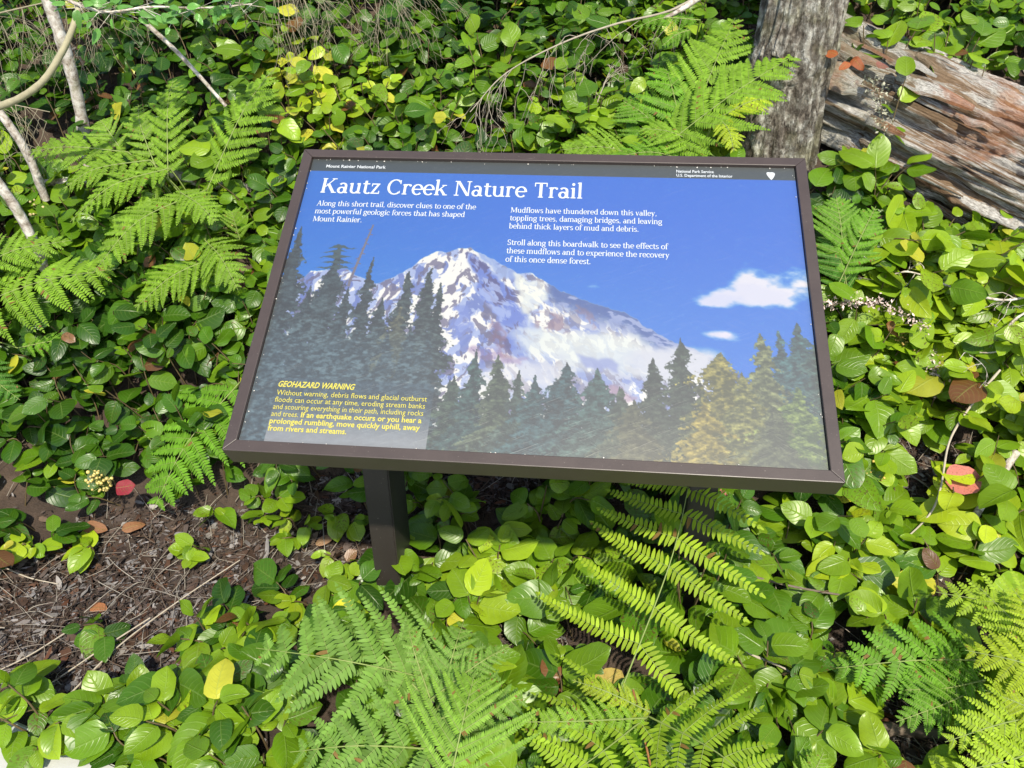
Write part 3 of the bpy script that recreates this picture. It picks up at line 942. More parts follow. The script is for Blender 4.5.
def disp_bark(s, a, seed):
    cx, cy = wrapn(a, 1.0)
    return (fbm(cx * 2 + 5, cy * 2 + s * 1.5, 3, seed) - .5) * .18 + (1 - np.abs(2 * fbm(cx * 5 + 3, cy * 5 + s * 3.2, 3, seed + 2) - 1)) * .20 + (fbm(cx * 13, cy * 13 + s * 14, 4, seed + 4) - .5) * .16 + .05 * np.exp(-np.maximum(s - .1, 0) / .16)


tb = at(772, 165, .02); Yt = tb.y + .03
t0 = aty(772, 175, Yt); t1 = aty(785, 80, Yt + .02); t2 = aty(806, -10, Yt + .05)
t0.z -= .12
up = (t2 - t1).normalized()
TP = [t0, t1, t2, t2 + up * 1.2 + Vector((-.05, .1, .3)), t2 + up * 2.6 + Vector((-.1, .15, 1.0))]
V, F, UVs, H = lathe_log(TP, .096, .084, 420, 160, disp_bark, 15)
tree = empty('tree', (t0.x, t0.y, float(gnd(t0.x, t0.y))))
tag(tree, 'standing tree trunk with mottled grey bark behind the upper right of the sign', 'tree')
trk = mesh_np('trunk', V - np.array(tree.location), F, M_BARK, tree, None, UVs)

# stump of weathered wood in the shade under the sign
sp = at(492, 500, 0)
V, F, UVs, H = lathe_log([sp + Vector((.06, .16, -.08)), sp + Vector((0.02, .14, .05)), sp + Vector((-.01, .13, .20))], .115, .085, 60, 90, disp_log, 25)
lichs = np.hstack([np.full((len(V), 3), .5), np.full((len(V), 1), .5)])
tag(mesh_np('stump', V, F, M_LOG, None, lichs, UVs, origin=sp), 'grey broken stump with reddish bark in the shade under the sign', 'stump')

# ---- pale boardwalk edge, bottom left
M_WALK = plain('pale_walk', (.42, .42, .41), .8, .10, 70, .3, .002)
e0 = at(52, 738, .03); e1 = at(126, 772, .03)
d = (e1 - e0).normalized(); d.z = 0
nrm = Vector((-d.y, d.x, 0))
if nrm.y > 0: nrm = -nrm
zt = .035
c4 = [e0 - d * 2.5, e0 + d * 3.0, e0 + d * 3.0 + nrm * 2.4, e0 - d * 2.5 + nrm * 2.4]
bm = bmesh.new()
vs = [bm.verts.new((p.x, p.y, z)) for z in (-.12, zt) for p in c4]
for f in ((3, 2, 1, 0), (4, 5, 6, 7), (0, 1, 5, 4), (1, 2, 6, 5), (2, 3, 7, 6), (3, 0, 4, 7)): bm.faces.new([vs[i] for i in f])
bmesh.ops.recalc_face_normals(bm, faces=bm.faces)
bmesh.ops.bevel(bm, geom=list(bm.edges), offset=.006, segments=2, affect='EDGES')
me = bpy.data.meshes.new('path'); bm.to_mesh(me); bm.free(); me.materials.append(M_WALK)
wk = bpy.data.objects.new('path', me); COL.objects.link(wk); tag(wk, kind='structure')

# ================================================================== LEAVES
LS = np.array([0, .06, .16, .32, .5, .68, .83, .93, 1.0])
LW = np.array([.08, .56, .86, 1.0, .99, .86, .60, .30, .01])
LT = np.array([-1, -.55, 0, .55, 1.0])


def leaves(P, D, N, L, W, C, rough=False, curl=None):
    """ovate leaves: base P, direction D, upper side N, length L, width W, colour C (n,4) -> V, F, C, UV"""
    P = np.asarray(P, float); n = len(P)
    D = norm(D); N = np.asarray(N, float); N = norm(N - (N * D).sum(1, keepdims=True) * D); B = np.cross(N, D)
    s = (LS[::2] if rough else LS)[None, :, None]; wv = (LW[::2] if rough else LW)[None, :, None]
    t = LT[None, None, :]
    L = np.asarray(L, float)[:, None, None]; W = np.asarray(W, float)[:, None, None]
    fold = rng.uniform(.02, .42, (n, 1, 1)); droop = rng.normal(.16, .16, (n, 1, 1)) if curl is None else np.asarray(curl)[:, None, None]
    edge = rng.uniform(.02, .14, (n, 1, 1)); ph = rng.uniform(0, 6.3, (n, 1, 1)); bend = rng.normal(0, .09, (n, 1, 1))
    wav = rng.uniform(.0, .05, (n, 1, 1)); asym = 1 + .12 * rng.normal(size=(n, 1, 1)) * np.sign(t)
    wv = wv * (1 + .06 * np.sin(s * 9 + ph))
    x = L * s * np.ones_like(t)
    y = W * .5 * wv * t * asym + bend * L * s * s
    z = fold * W * .5 * wv * np.abs(t) - edge * W * wv * t * t - droop * L * s * s + wav * L * np.sin(s * 7 + ph + t * 1.5) * (.3 + np.abs(t))
    V = P[:, None, None] + x[..., None] * D[:, None, None] + y[..., None] * B[:, None, None] + z[..., None] * N[:, None, None]
    ns, nt_ = s.shape[1], t.shape[2]
    V = V.reshape(-1, 3)
    base = (np.arange(ns - 1)[:, None] * nt_ + np.arange(nt_ - 1)[None]).ravel()
    f = np.stack([base, base + 1, base + nt_ + 1, base + nt_], -1)[:, ::-1]
    f = np.stack([base, base + nt_, base + nt_ + 1, base + 1], -1)[:, ::-1]
    F = (f[None] + (np.arange(n) * ns * nt_)[:, None, None]).reshape(-1, 4)
    Cc = np.repeat(np.asarray(C, float), ns * nt_, axis=0)
    uu = np.broadcast_to(t * np.ones_like(s), (1, ns, nt_)); vv = np.broadcast_to(s * np.ones_like(t), (1, ns, nt_))
    UV = np.tile(np.stack([uu, vv], -1).reshape(-1, 2), (n, 1))
    return V, F, Cc, UV


GREENS = np.array([(.022, .070, .004), (.054, .138, .005), (.108, .212, .007), (.170, .285, .010), (.25, .37, .014), (.37, .46, .018)])
YELLOW = np.array([.52, .46, .045])
PALE = np.array([.24, .33, .07])


def leaf_colors(n, mean, spread=1.0, yel=.02):
    k = np.clip(rng.normal(mean, spread, n), 0, 4.999)
    i = k.astype(int); f = (k - i)[:, None]
    c = GREENS[i] * (1 - f) + GREENS[np.minimum(i + 1, 5)] * f
    c *= rng.uniform(.82, 1.2, (n, 1))
    m = rng.random(n) < yel
    c[m] = YELLOW * rng.uniform(.55, 1.0, (m.sum(), 1)) + np.array([0, .05, 0])
    m = rng.random(n) < .012
    c[m] = np.array([.16, .07, .025]) * rng.uniform(.6, 1.2, (m.sum(), 1))
    dmg = np.where(rng.random(n) < .12, rng.uniform(.2, .8, n), rng.uniform(0, .1, n))
    return np.hstack([c, dmg[:, None]])


def bank_normal(x, y):
    e = .06
    return norm(np.stack([-(gnd(x + e, y) - gnd(x - e, y)) / (2 * e), -(gnd(x, y + e) - gnd(x, y - e)) / (2 * e), np.ones_like(np.asarray(x, float))], -1))


def sprig(base, tip, n, ll, rise=.03):
    """one leafy salal shoot from base to tip: stem points and leaf arrays"""
    base = np.array(base); tip = np.array(tip)
    mid = (base + tip) / 2 + np.array([0, 0, rise]) + rng.normal(0, .008, 3)
    S = smooth_path([base, mid, tip], 9)
    T = norm(np.gradient(S, axis=0))
    nb = bank_normal(tip[0], tip[1]).reshape(3)
    up = norm(nb * .45 + np.array([0, -.22, .75]))
    P = []; D = []; N = []; L = []
    side = norm(np.cross(T[4], up)); fw = norm(np.cross(up, side))
    a0 = rng.uniform(-.4, .4); sg = 1 if rng.random() < .5 else -1
    for i in range(n):
        f = 1.0 if i == n - 1 else .30 + .70 * (i + .5) / n
        q = int(round(f * 8))
        ang = (0 if i == n - 1 else (1 if i % 2 else -1) * sg * rng.uniform(.65, 1.5)) + a0 * .5 + rng.normal(0, .22)
        d = fw * math.cos(ang) + side * math.sin(ang) + up * rng.normal(.05, .22)
        P.append(S[q] + d * .006 + up * .003); D.append(d)
        N.append(up + rng.normal(0, .42, 3) + norm(d) * rng.uniform(-.1, .35))
        L.append(ll * rng.uniform(.55, 1.22) * (1.0 - .35 * (i == n - 1 and rng.random() < .4)))
    return S, np.array(P), np.array(D), np.array(N), np.array(L)


def in_poly(x, y, pts):
    ins = np.zeros(np.shape(x), bool); j = len(pts) - 1
    for i in range(len(pts)):
        c = ((pts[i][1] > y) != (pts[j][1] > y)) & (x < (pts[j][0] - pts[i][0]) * (y - pts[i][1]) / (pts[j][1] - pts[i][1] + 1e-9) + pts[i][0])
        ins ^= c; j = i
    return ins


def ground_poly(pts):
    """outline of a patch of bare ground, as terrain coordinates"""
    return [(lambda p: (p.x, p.y))(at(x, y, 0)) for x, y in pts]


BARE = [ground_poly(q) for q in (
    [(-60, 585), (20, 560), (60, 555), (70, 520), (150, 500), (230, 510), (300, 480), (372, 470), (372, 600), (300, 596), (235, 615), (190, 670), (125, 706), (60, 704), (-60, 700)],
    [(415, 470), (480, 470), (560, 470), (560, 500), (470, 520), (420, 520)],
    [(880, 450), (940, 430), (980, 470), (960, 560), (900, 600), (880, 540)],
    [(820, 690), (900, 690), (960, 720), (980, 768), (830, 768)],
    [(490, 640), (570, 640), (600, 720), (500, 730)],
    [(45, 728), (120, 738), (145, 775), (40, 775)],
    [(880, 235), (930, 235), (935, 262), (880, 268)],
    [(700, 600), (800, 590), (830, 650), (740, 640)])]
LOGXY = np.array([(p.x, p.y) for p in [Vector(q) for q in smooth_path(LOGP, 60)]])


def bare(x, y):
    m = np.zeros(np.shape(x), bool)
    for q in BARE: m |= in_poly(x, y, q)
    return m


WALKP = [(p.x, p.y) for p in c4]

# ---- the ground cover: everything that reads as one mass of leaves
st = .067
xs, ys = np.meshgrid(np.arange(-3.3, 3.3, st), np.arange(-.62, 3.0, st))
xs = (xs + rng.uniform(-.5, .5, xs.shape) * st).ravel(); ys = (ys + rng.uniform(-.5, .5, ys.shape) * st).ravel()
xb, yb = rng.uniform(-2.4, 2.6, 2300), rng.uniform(.35, 2.0, 2300)
xs = np.concatenate([xs, xb]); ys = np.concatenate([ys, yb])
ok = ~bare(xs, ys) & ~in_poly(xs, ys, WALKP)
dl = np.min(np.hypot(xs[:, None] - LOGXY[None, :, 0], ys[:, None] - LOGXY[None, :, 1]), axis=1)
ok &= dl > .22
ok &= np.hypot(xs - t0.x, ys - t0.y) > .17
ok &= np.hypot(xs + .339, ys - .0) > .10
ok &= np.hypot(xs - sp.x, ys - sp.y - .14) > .13
px_, py_, pz_ = pix(np.stack([xs, ys, gnd(xs, ys) + .12], -1))
vis = (pz_ > .3) & (px_ > -160) & (px_ < 1190) & (py_ > -140) & (py_ < 900)
ok &= vis | (rng.random(len(xs)) < .6)
front_log = (px_ > 830) & (py_ < 235) & (ys < 1.3) & (ys > .4)
ok &= ~(front_log & in_poly(px_, py_, [(838, 20), (1030, 60), (1030, 215), (935, 225), (870, 150)]))
ok &= ~((px_ < 110) & (py_ < 170) & (rng.random(len(xs)) < .45))
xs, ys, px_, py_ = xs[ok], ys[ok], px_[ok], py_[ok]
acc = Acc(); stems = Acc()
LP, LD, LN, LL, LC = [], [], [], [], []
for x, y, px1, py1 in zip(xs, ys, px_, py_):
    z = float(gnd(x, y))
    h = random.uniform(.05, .20) if y > .25 else random.uniform(.04, .13)
    a_ = random.uniform(0, 6.28); r_ = random.uniform(.02, .10)
    tip = (x + r_ * math.cos(a_), y + r_ * math.sin(a_) - .04, z + h)
    n_ = random.choice((4, 5, 5, 6, 6, 7))
    S, P, D, N, L = sprig((x, y, z - .01), tip, n_, random.uniform(.052, .082) if y < 1.0 else random.uniform(.048, .072))
    if px1 > 800 and py1 > 220 or py1 > 520: L = L * 1.16
    LP.append(P); LD.append(D); LN.append(N); LL.append(L)
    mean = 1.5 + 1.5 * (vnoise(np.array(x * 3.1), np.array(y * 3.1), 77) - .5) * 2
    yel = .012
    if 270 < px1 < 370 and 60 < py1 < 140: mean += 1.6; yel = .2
    elif px1 > 840 and py1 > 230: mean += 1.1; yel = .03  # sunny right side: sunlight put into the leaf colour
    elif py1 > 480 and px1 > 440: mean += .6; yel = .02  # weaker painted sunlight towards the lower right
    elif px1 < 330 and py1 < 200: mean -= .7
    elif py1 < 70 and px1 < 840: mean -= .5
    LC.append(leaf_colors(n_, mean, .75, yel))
    V, F = tube(S, .0022, .0012, 4)
    stems.add(V, F)
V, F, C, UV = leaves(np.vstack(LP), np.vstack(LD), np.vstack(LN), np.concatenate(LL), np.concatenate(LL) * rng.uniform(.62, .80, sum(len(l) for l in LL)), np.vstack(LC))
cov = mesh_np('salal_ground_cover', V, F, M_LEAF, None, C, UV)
tag(cov, 'dense ground cover of glossy oval green leaves carpeting the bank behind and around the sign', 'ground cover', kind='stuff')
so_ = stems.build('stems', M_STEM, cov); so_['kind'] = 'stuff'

# ---- leaf litter: shredded bark, flakes and curled dead leaves
TONES = np.array([(.035, .022, .017), (.055, .036, .028), (.085, .057, .044), (.11, .08, .066), (.17, .145, .13), (.10, .048, .028), (.055, .04, .032), (.23, .205, .19)])
acc = Acc()
cand = rng.uniform([-3.0, -.6], [3.0, 2.6], (70000, 2))
bm_ = bare(cand[:, 0], cand[:, 1])
keep = (bm_ & (rng.random(len(cand)) < 1)) | (rng.random(len(cand)) < .30)
cand = cand[keep & ~in_poly(cand[:, 0], cand[:, 1], WALKP)]
more = []
for q in BARE:                                        # the bare patches get a dense layer of chips
    q = np.array(q); lo, hi = q.min(0), q.max(0)
    k = int(14000 * (hi[0] - lo[0]) * (hi[1] - lo[1]) / .35)
    r_ = rng.uniform(lo, hi, (min(k, 18000), 2)); more.append(r_[in_poly(r_[:, 0], r_[:, 1], [tuple(v) for v in q])])
cand = np.vstack([cand] + more)
n = len(cand)
gz = gnd(cand[:, 0], cand[:, 1]) + rng.uniform(0, .014, n)
A1 = rng.uniform(0, 6.28, n)
D = np.stack([np.cos(A1), np.sin(A1), rng.normal(0, .25, n)], -1); D = norm(D)
Nn = norm(bank_normal(cand[:, 0], cand[:, 1]) + rng.normal(0, .35, (n, 3)))
B = norm(np.cross(Nn, D))
ln = rng.gamma(2.0, .0058, n) + .004; wd = ln * rng.uniform(.06, .38, n)
ctr = np.stack([cand[:, 0], cand[:, 1], gz], -1)
q = [(-.5, -.4), (-.1, -.55), (.5, -.25), (.45, .35), (0, .5), (-.45, .3)]
Vc = np.stack([ctr + D * (ln * a)[:, None] + B * (wd * b_)[:, None] + Nn * (ln * .12 * math.cos(a * 4 + i))[:, None] for i, (a, b_) in enumerate(q)], 1).reshape(-1, 3)
idx = np.arange(n)[:, None] * 6
Fc = np.concatenate([idx + np.array([0, 1, 4, 5]), idx + np.array([1, 2, 3, 4])])
tc = TONES[rng.integers(0, len(TONES), n)] * rng.uniform(.55, 1.1, (n, 1)) * np.array([.92, .95, 1.0])
lit = mesh_np('leaf_litter', Vc, Fc, M_TINT, None, np.repeat(tc, 6, 0))
tag(lit, 'brown litter of bark chips, flakes and dead leaves on the bare soil', 'leaf litter', kind='stuff')
# dead leaves and fine twigs of the litter
m_ = 900
pk = cand[rng.choice(n, m_, False)]
A1 = rng.uniform(0, 6.28, m_)
V, F, C, UV = leaves(np.stack([pk[:, 0], pk[:, 1], gnd(pk[:, 0], pk[:, 1]) + .010], -1), np.stack([np.cos(A1), np.sin(A1), rng.normal(0, .2, m_)], -1),
                     bank_normal(pk[:, 0], pk[:, 1]) + rng.normal(0, .4, (m_, 3)), rng.uniform(.015, .045, m_), rng.uniform(.008, .024, m_),
                     np.hstack([np.array([(.08, .045, .028), (.06, .036, .025), (.13, .09, .065), (.22, .20, .185), (.10, .042, .022)])[rng.integers(0, 5, m_)] * rng.uniform(.6, 1.2, (m_, 1)), np.zeros((m_, 1))]),
                     rough=True, curl=rng.normal(0, .5, m_))
dl_ = mesh_np('dead_leaves', V, F, M_DLEAF, lit, C, UV); dl_['kind'] = 'stuff'
acc = Acc()
for k in range(1300):
    p = cand[random.randrange(n)]
    a_ = random.uniform(0, 6.28); l_ = random.uniform(.03, .16)
    z0 = float(gnd(p[0], p[1])) + random.uniform(.006, .022)
    e = (p[0] + l_ * math.cos(a_), p[1] + l_ * math.sin(a_)); z1 = float(gnd(*e)) + random.uniform(.008, .03)
    md = ((p[0] + e[0]) / 2 + random.gauss(0, .01), (p[1] + e[1]) / 2 + random.gauss(0, .01), (z0 + z1) / 2 + .008)
    V, F = tube(smooth_path([(p[0], p[1], z0), md, (*e, z1)], 6), random.uniform(.0006, .0018), .0005, 4)
    acc.add(V, F, np.array([(.19, .16, .13), (.10, .07, .05), (.27, .24, .20), (.06, .045, .035)])[random.randrange(4)])
tw_ = acc.build('twigs', M_TINT, lit); tw_['kind'] = 'stuff'

# ---- salal plants one can point at
SAL_GROUP = 'salal plants around the sign'


def salal(px, py, shoots, n, ll, mean, label, h=.14, spread=.07, yel=.0, special=None, name='salal_plant', toward=None):
    top = np.array(at(px, py, h))
    bz = float(gnd(top[0], top[1] + .03))
    base = np.array([top[0], top[1] + .03, bz - .01])
    root = empty(name, base)
    tag(root, label, 'salal plant' if name == 'salal_plant' else 'seedling', SAL_GROUP)
    P_, D_, N_, L_, C_ = [], [], [], [], []
    sa = Acc()
    for k in range(shoots):
        a_ = (k + random.uniform(-.25, .25)) / shoots * 6.28 + px * .7
        r_ = spread * (.35 + .65 * random.random()) if shoots > 1 else 0
        tip = top + np.array([r_ * math.cos(a_) * 1.15, r_ * math.sin(a_) * .6, r_ * math.sin(a_) * .6 + random.uniform(-.02, .02)])
        S, P, D, N, L = sprig(base + np.array([.01 * math.cos(a_), .01 * math.sin(a_), 0]), tip, n + 1, ll * .88, .02)
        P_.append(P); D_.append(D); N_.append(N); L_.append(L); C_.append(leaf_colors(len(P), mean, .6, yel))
        V, F = tube(S, .0028, .0014, 5); sa.add(V, F)
    P_, D_, N_, L_, C_ = np.vstack(P_), np.vstack(D_), np.vstack(N_), np.concatenate(L_), np.vstack(C_)
    sa.build('stem', M_STEM, None).parent = root
    o = root.children[0]
    o.data.transform(Matrix.Translation(-Vector(base)))
    if special is not None:                           # one odd leaf: a part of its own
        i = len(P_) - 1
        col, lab = special
        V, F, C, UV = leaves(P_[i:i + 1] + np.array([[0, -.01, .02]]), D_[i:i + 1], np.array([[0, -.5, .85]]), L_[i:i + 1] * .95, L_[i:i + 1] * .72, np.array([[*col, .2]]))
        ol = mesh_np('leaf', V - base, F, M_LEAF, root, C, UV); ol['label'] = lab
        P_, D_, N_, L_, C_ = P_[:i], D_[:i], N_[:i], L_[:i], C_[:i]
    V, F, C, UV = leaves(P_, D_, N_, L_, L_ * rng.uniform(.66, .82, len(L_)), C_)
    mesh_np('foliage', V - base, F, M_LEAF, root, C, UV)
    return root


for a_ in (  # sunlit plants tinted lighter, shaded ones darker: light put into leaf colour
    (62, 448, 3, 5, .088, 1.7, 'large dark green salal plant at the left edge, above the cream berries', .13, .06),
    (28, 548, 2, 4, .075, 4.2, 'pale salal seedling with one yellow leaf on the bare soil at the left edge', .06, .03, 0, ((.36, .34, .03), 'yellow leaf')),
    (88, 552, 1, 4, .075, 3.7, 'small pale olive salal seedling on bare soil below the cream berries', .05, .03),
    (95, 632, 2, 4, .070, 0.9, 'small dark green salal plant alone on the bare brown soil', .05, .04),
    (195, 545, 2, 5, .062, 3.2, 'mid green salal shoot with a yellowing leaf at the top of the bare soil', .07, .04, .1),
    (215, 510, 1, 5, .066, 2.7, 'upright salal shoot standing between the small drooping fern and the soil', .08, .03),
    (270, 500, 3, 4, .062, 2.6, 'low salal plant growing under the lower left corner of the sign', .08, .07),
    (205, 630, 4, 6, .082, 2.7, 'bushy salal plant with large rounded leaves beside the left fern tips at the bottom', .13, .08),
    (255, 625, 3, 6, .070, 2.4, 'salal plant directly left of the big bottom fern, above its lowest leaves', .10, .06),
    (185, 715, 4, 6, .085, 3.0, 'salal plant with mixed green and yellow leaves at the bottom, right of the path corner', .14, .08, .12),
    (255, 730, 3, 6, .080, 2.5, 'salal plant tucked under the left tips of the big bottom fern', .12, .07),
    (112, 700, 2, 4, .085, 2.4, 'salal plant with flat open leaves just above the pale path corner', .10, .05),
    (25, 715, 4, 5, .075, 2.6, 'salal clump in the bottom left corner beside the pale path', .12, .08),
    (332, 560, 2, 4, .045, 3.4, 'tiny leafed salal shoots on brown litter left of the left post', .07, .04),
    (358, 606, 1, 3, .075, 3.6, 'short salal plant with a bright yellow leaf at the foot of the left post', .09, .03, 0, ((.66, .62, .03), 'bright yellow leaf')),
    (310, 590, 2, 5, .070, 3.4, 'salal plant with light green leaves between the left post and the big bottom fern', .08, .05),
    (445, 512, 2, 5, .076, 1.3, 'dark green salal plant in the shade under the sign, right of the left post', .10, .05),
    (500, 560, 4, 6, .086, 3.1, 'tall light green salal clump right of the left post, below the sign', .14, .08),
    (470, 605, 3, 5, .090, 3.6, 'salal plant with broad yellow green leaves beside the left post foot', .12, .06),
    (545, 570, 2, 5, .085, 2.5, 'salal plant between the light green clump and the sunny yellow fern', .13, .05),
    (545, 520, 3, 5, .072, 1.9, 'salal plant close under the middle of the lower frame edge', .10, .07),
    (565, 655, 2, 5, .062, 1.6, 'small dark salal plant above the brown dead leaves at the bottom centre', .08, .04),
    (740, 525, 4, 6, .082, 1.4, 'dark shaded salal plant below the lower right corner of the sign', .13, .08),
    (745, 592, 3, 5, .080, 2.0, 'salal plant with round flat leaves right of the sunny yellow fern', .12, .06),
    (805, 625, 3, 5, .064, 1.8, 'low salal plant in the middle of the litter at the lower right', .09, .06),
    (765, 670, 4, 5, .098, 2.2, 'salal plant with long drooping leaves at the bottom, left of the dark right fern', .14, .07),
    (790, 725, 3, 5, .088, 2.4, 'salal plant at the bottom edge above the small fern tip', .12, .06),
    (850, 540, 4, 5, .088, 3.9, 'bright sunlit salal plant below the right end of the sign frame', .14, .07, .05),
    (908, 622, 3, 5, .082, 2.3, 'salal plant at the foot of the pale slanting stick, lower right', .12, .06),
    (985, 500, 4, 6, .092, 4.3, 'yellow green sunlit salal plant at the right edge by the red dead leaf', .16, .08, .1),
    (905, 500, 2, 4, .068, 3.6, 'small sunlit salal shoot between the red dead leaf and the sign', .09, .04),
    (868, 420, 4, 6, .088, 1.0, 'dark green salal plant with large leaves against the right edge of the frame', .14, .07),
    (940, 400, 4, 6, .078, 2.5, 'salal plant under the white branching twigs on the right', .13, .09),
    (905, 300, 4, 6, .078, 2.6, 'salal plant above the dried pinkish flower spray', .14, .09),
    (985, 330, 4, 6, .080, 3.0, 'salal plant at the right edge among the white branching twigs', .14, .09),
    (985, 238, 5, 6, .078, 2.6, 'salal plant along the lower side of the fallen log at the right edge', .14, .08),
    (862, 165, 4, 6, .085, 3.0, 'salal plant with yellow touched leaves between the sign corner and the fallen log', .16, .07, .08),
    (940, 228, 5, 5, .072, 2.6, 'salal plant hugging the broken lower edge of the fallen log', .17, .08),
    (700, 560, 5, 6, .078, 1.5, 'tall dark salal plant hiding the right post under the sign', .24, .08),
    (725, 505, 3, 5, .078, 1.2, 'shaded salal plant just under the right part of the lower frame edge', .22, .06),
    (296, 530, 3, 5, .060, 3.0, 'low salal plant in the litter between the left post and the small drooping fern', .07, .06),
    (345, 520, 2, 4, .056, 2.6, 'few leafed salal shoot close to the left side of the left post', .06, .04),
    (905, 80, 1, 4, .085, 2.9, 'young salal sprig with four leaves growing on the middle of the fallen log', .30, .03),
    (985, 66, 1, 4, .080, 3.0, 'young salal sprig growing on the right part of the fallen log', .30, .03),
    (800, 100, 3, 5, .066, 2.1, 'small salal plant in front of the tree trunk base', .20, .05),
    (890, 30, 5, 6, .085, 2.4, 'salal plant hanging over the upper left of the fallen log', .26, .08),
    (960, 42, 6, 6, .088, 2.6, 'salal plant hanging over the top of the fallen log in the upper right corner', .26, .11),
    (350, 85, 5, 6, .066, 3.9, 'yellowing salal plant below the dry grey twigs behind the sign', .20, .10, .25),
    (415, 105, 5, 6, .070, 2.2, 'green salal plant behind the top left of the sign, right of the yellowing one', .19, .10),
    (490, 45, 5, 6, .074, 2.3, 'tall salal plant at the top centre, left of the bare arching branch', .22, .10),
    (575, 95, 4, 6, .068, 2.6, 'salal plant under the bare arching branch behind the sign', .18, .09),
):
    salal(*a_)

# ================================================================== FERNS
PS = np.array([0, .30, .62, .86, 1.0]); PW_ = np.array([.78, 1.0, .84, .50, .06])


def pinnules(P, D, N, L, W, C):
    """small oblong leaflets with a rounded end, folded a little: V, F, C"""
    n = len(P); D = norm(D); N = norm(N - (N * D).sum(1, keepdims=True) * D); B = np.cross(N, D)
    s = PS[None, :, None]; wv = PW_[None, :, None]; t = np.array([-1., 0, 1.])[None, None]
    L = L[:, None, None]; W = W[:, None, None]
    f = rng.uniform(-.05, .18, (n, 1, 1)); dr = rng.normal(.12, .12, (n, 1, 1))
    x = L * s * np.ones_like(t); y = W * .5 * wv * t; z = f * W * .5 * wv * np.abs(t) - dr * L * s * s
    V = (P[:, None, None] + x[..., None] * D[:, None, None] + y[..., None] * B[:, None, None] + z[..., None] * N[:, None, None]).reshape(-1, 3)
    b = np.array([0, 1, 3, 4, 6, 7, 9, 10])
    q = np.stack([b, b + 1, b + 4, b + 3], -1)
    F = (q[None] + (np.arange(n) * 15)[:, None, None]).reshape(-1, 4)
    return V, F, np.repeat(C, 15, 0)


def frond_arrays(base, tip, npairs, width, col, nh=(0, -.45, .9), arch=.12, start=.12, shape='tri', sub=11, ang=62, pw=.30, fill=1.0, droop=.18, taper_tip=.06, lopside=1.0, skip=0.0, pk=.56, gap=.36, angr=None):
    base = np.array(base, float); tip = np.array(tip, float)
    Lr = np.linalg.norm(tip - base); nh = norm(np.array(nh, float))
    mid = (base * .45 + tip * .55) + nh * arch * Lr + rng.normal(0, .02, 3) * Lr
    R_ = smooth_path([base, mid, tip], 40)
    T = norm(np.gradient(R_, axis=0)); N = norm(nh - (T @ nh)[:, None] * T); Sd = np.cross(T, N)
    tw_ = (random.uniform(-.22, .22) * np.linspace(0, 1, 40) + random.uniform(-.08, .08))[:, None]
    N, Sd = N * np.cos(tw_) + Sd * np.sin(tw_), Sd * np.cos(tw_) - N * np.sin(tw_)
    P, D, Nn, L, W, C = [], [], [], [], [], []
    ribs = []; spc = Lr * (1 - start) / npairs
    for i in range(npairs):
        s = start + (1 - start) * (i + .3) / npairs
        u = (s - start) / (1 - start)
        if shape == 'tri': pr = (1 - u) ** .85 * (.86 + .14 * min(1, u * 6)) + taper_tip
        elif shape == 'lance': pr = (1 - u) ** .8 * min(1, .45 + u * 2.2) + taper_tip
        else: pr = max(.35, 1 - .35 * u) if shape == 'strap' else 1
        q = min(39, int(s * 39))
        for sg in (-1, 1):
            if random.random() < skip: continue
            ln = width * .5 * pr * random.uniform(.84, 1.10) * (lopside if sg > 0 else 1)
            a = R((ang if sg < 0 or angr is None else angr) + random.uniform(-8, 8) - 12 * u)
            d = T[q] * math.cos(a) + sg * Sd[q] * math.sin(a) + N[q] * random.gauss(.02, .05)
            plen = min(spc * pk, ln * .34)
            npn = max(4, int(round(ln / (plen * gap))))
            tt = (np.arange(npn) + .55) / npn
            cr_ = random.uniform(.0, .16)
            pc = R_[q] + d * ln * tt[:, None] - N[q] * (droop * ln * tt ** 2)[:, None] + T[q] * (cr_ * ln * tt ** 2)[:, None]
            pd = norm(np.gradient(np.vstack([R_[q], pc]), axis=0))[1:]
            ribs.append(np.vstack([R_[q], pc]))
            side = norm(np.cross(pd, N[q]))
            prof = np.minimum(1, .85 + tt * 1.2) * (1 - tt) ** .55 + .12
            for s2 in (-1, 1):
                dd = side * s2 * .95 + pd * (.22 + .35 * tt[:, None]) + rng.normal(0, .05, (npn, 3))
                P.append(pc); D.append(dd); Nn.append(N[q] + rng.normal(0, .10, (npn, 3)))
                ll = plen * prof * rng.uniform(.92, 1.08, npn)
                L.append(ll); W.append(np.minimum(ln / npn * .98 * fill, ll * .75 + .0004))
                cc = np.tile(col, (npn, 1)) * rng.uniform(.82, 1.15, (npn, 1)) * random.uniform(.82, 1.14)
                br_ = rng.random(npn) < .003 + .06 * (random.random() < .08)
                cc[br_] = np.array([.20, .12, .03])
                C.append(cc)
            P.append(pc[-1:]); D.append(pd[-1:]); Nn.append(N[q][None]); L.append(np.array([ln / npn * 1.3])); W.append(np.array([ln / npn * .6])); C.append(np.array([col]))
    return R_, ribs, [np.vstack(P), np.vstack(D), np.vstack(Nn), np.concatenate(L), np.concatenate(W), np.vstack(C)]


FG = np.array((.120, .270, .016)); FL = np.array((.175, .315, .022)); FY = np.array((.36, .48, .022)); FD_ = np.array((.06, .17, .016)); FB = np.array((.165, .305, .048))  # FY has sunlight put into its colour: brighter, yellower green


def pt(s):
    """(px, py, h) on the terrain plus h, or (px, py, ('y', Y)) at that depth"""
    return at(s[0], s[1], s[2]) if not isinstance(s[2], str) else None


